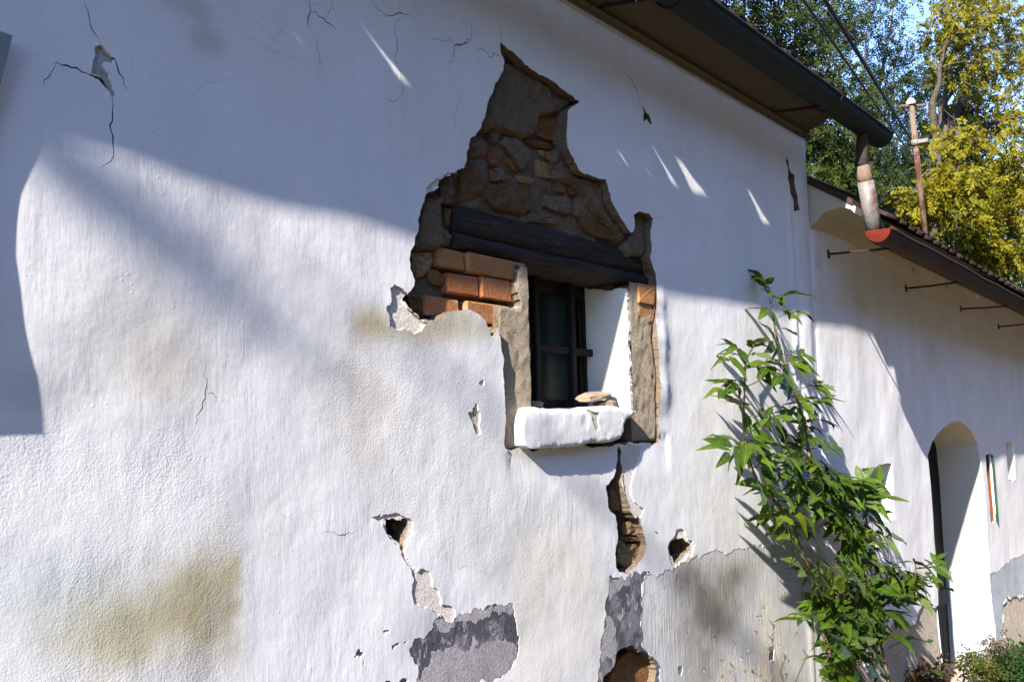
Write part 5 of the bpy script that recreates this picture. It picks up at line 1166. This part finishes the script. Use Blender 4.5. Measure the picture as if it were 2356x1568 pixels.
bushy('ground_weed', 'small dry purplish weed between doorstep and dark green bush', (7.62, -.12, ground_z(7.62, -.12)), .24, .16, WEEDP, 32, .020, 36, WG)
bushy('ground_weed', 'dry brown bush under the elder leaves', (5.75, -.10, ground_z(5.75, -.10)), .62, .14, EL[3], 40, .035, 35, 'weeds at the foot of the low wall')
pa = MB()
for i in range(31):
    for j in range(13):
        x, y = 5.0 + i * .2, -1.6 + j * .13; pa.v.append((x, y, ground_z(x, y) + .012 + .012 * nz(x * 5, y * 5)))
for i in range(30):
    for j in range(12): k = i * 13 + j; pa.f.append((k, k + 13, k + 14, k + 1)); pa.mi.append(0); pa.sm.append(True)
tag(pa.build('footpath', m_stony('pale_dry_soil', [(.36, .27, .17), (.44, .34, .23), (.25, .18, .10)], 14, .015, 60)), 'pale trodden soil in front of the low doorway', kind='structure')
LIT = m_leaf('dry_leaf_litter', (.24, .13, .05), (.46, .31, .14), None, .15, .7)
rg = np.random.default_rng(5); lv_ = []; lm = MB()
for k in range(2600):
    x, y = 5.2 + 5 * rg.random(), -1.5 + 1.45 * rg.random(); z = ground_z(x, y) + .03 + .012 * rg.random(); a = rg.random() * 6.28; s_ = .012 + .018 * rg.random(); t_ = rg.uniform(-.6, .6)
    c, s2 = math.cos(a), math.sin(a); lm.add([(x - c * s_, y - s2 * s_, z), (x - s2 * s_ * .5, y + c * s_ * .5, z + t_ * s_ * .5), (x + c * s_, y + s2 * s_, z + .004), (x + s2 * s_ * .5, y - c * s_ * .5, z + abs(t_) * s_)], [(0, 1, 2, 3)]); lv_ += [rg.random()] * 4
o = lm.build('leaf_litter', LIT); o.data.attributes.new('lv', 'FLOAT', 'POINT').data.foreach_set('value', lv_); tag(o, 'dry brown leaf litter strewn on the path', 'leaf litter', kind='stuff')

PALE = m_stony('pale_sill_stone', [(.30, .22, .15), (.38, .30, .22), (.20, .13, .085)], 30, .006, 70)
def loose(name, label, c, dims, rz, seed):
    r = random.Random(seed); b = MB(); n = 10; rows = 5; vs = []; fs = []
    for j in range(rows):
        ph = -1 + 2 * j / (rows - 1); rr_ = (1 - abs(ph) ** 3 * .35)
        for k in range(n):
            a = 2 * math.pi * k / n; q = 1 + r.uniform(-.14, .14); vs.append((dims[0] * math.cos(a) * rr_ * q, dims[1] * math.sin(a) * rr_ * q, dims[2] * ph * (1 + .2 * math.cos(a + seed))))
    for j in range(rows - 1):
        for k in range(n): fs.append((j * n + k, j * n + (k + 1) % n, (j + 1) * n + (k + 1) % n, (j + 1) * n + k))
    fs += [tuple(range(n))[::-1], tuple((rows - 1) * n + k for k in range(n))]; b.add(vs, fs, 0, False)
    o = b.build(name, PALE); o.location = c; o.rotation_euler = (0, .0, rz); return tag(o, label, 'stone', 'loose stones on the sill')
q = P('B', 1600, 1130, .06); loose('stone', 'small rounded stone on the sill beneath the slab', (q.x, .06, 1.852), (.055, .035, .013), .2, 2)
q = P('B', 1560, 1095, .07); o = loose('stone', 'long flat pale stone slab tilted on the window sill', (q.x - .02, .07, 1.879), (.115, .04, .012), .15, 4); o.rotation_euler = (.05, -.10, .15)
q = P('B', 1160, 1125, .10); loose('stone', 'dark crumb of mortar in the left corner of the sill', (q.x, .10, 1.849), (.05, .025, .012), .5, 6)
b = MB(); tw = [P('B', x, y, yy_) for x, y, yy_ in ((1810, 490, -.01), (1830, 455, -.015), (1870, 420, -.012), (1915, 385, .0))]; b.tube(tw, [.002, .0028, .003, .002], 5); o = b.build('twig', STEM); tag(o, 'thin dry twig caught in the upper right window corner', 'twig')

# ------------------------------------------------------------------ unseen wood added to block low sky, and the tree whose boughs shade the wall
wd = MB(); rw = random.Random(4)
def wblob(c, r_, seed):
    n, m_ = 12, 8; vs = []; fs = []
    for j in range(m_ + 1):
        th = math.pi * j / m_
        for k in range(n):
            ph = 2 * math.pi * k / n; d = Vector((math.sin(th) * math.cos(ph), math.sin(th) * math.sin(ph), math.cos(th)))
            q = 1 + .25 * nz(d.x * 3 + seed, d.y * 3, d.z * 3); vs.append(Vector(c) + Vector((d.x * r_[0], d.y * r_[1], d.z * r_[2])) * q)
    for j in range(m_):
        for k in range(n): fs.append((j * n + k, j * n + (k + 1) % n, (j + 1) * n + (k + 1) % n, (j + 1) * n + k))
    wd.add(vs, fs, 0, True)
for i in range(34):
    x = -14 + i * 2.4; wblob((x, -13 + rw.uniform(-1.5, 1.5), rw.uniform(3.5, 4.6)), (2.6, 2.4, rw.uniform(5.6, 7.4)), i)
for i in range(16):
    wblob((46 + rw.uniform(-4, 4), -12 + i * 3.2, rw.uniform(1.5, 2.4)), (2.8, 2.6, rw.uniform(2.6, 4.0)), i + 60)
o = wd.build('sky_blocking_wood', m_stony('woodland_leaf_mass', [(.02, .035, .01), (.045, .06, .018), (.012, .02, .008)], 6, .2, 8)); tag(o, 'unseen dark wood added to block low sky, with wood beyond the low building', 'sky_blocking_wood', kind='stuff')
foot = (-10.4, -4.6, 0.0); st = tag(empty('shade_tree', foot), 'tall acacia tree up the slope whose boughs shade the wall', 'tree')
tb = MB(); top = P('Z', 200, 410) - SUN * 11.0; fork = (top.x - .9, top.y - 1.2, top.z + 1.0)
limb(tb, [foot, (-10.0, -3.9, 5.0), fork], .2, .08, 1, .05, 9); q = tb.build('trunk', BARK, st); q.location = -st.location
bb = MB(); limb(bb, [fork, top + Vector((-.3, -.35, .55)), top + Vector((-.02, -.02, .10))], .03, .005, 3, .01, 6); q = bb.build('branch', BARK, st); q.location = -st.location
def onray(px_, py_, d): return tuple(P('Z', px_, py_) - SUN * d)
pinnate_cloud('crown', [(onray(170, 395, 11.0), .045, .5), (onray(290, 480, 11.05), .03, .3), (onray(420, 540, 11.1), .03, .22), (tuple(Vector(fork) + Vector((-.6, -.5, .6))), .5, 5), (tuple(Vector(fork) + Vector((-1.6, -.9, 1.2))), .7, 6)], GRN, st, 40, .06, .035, 9, 4)
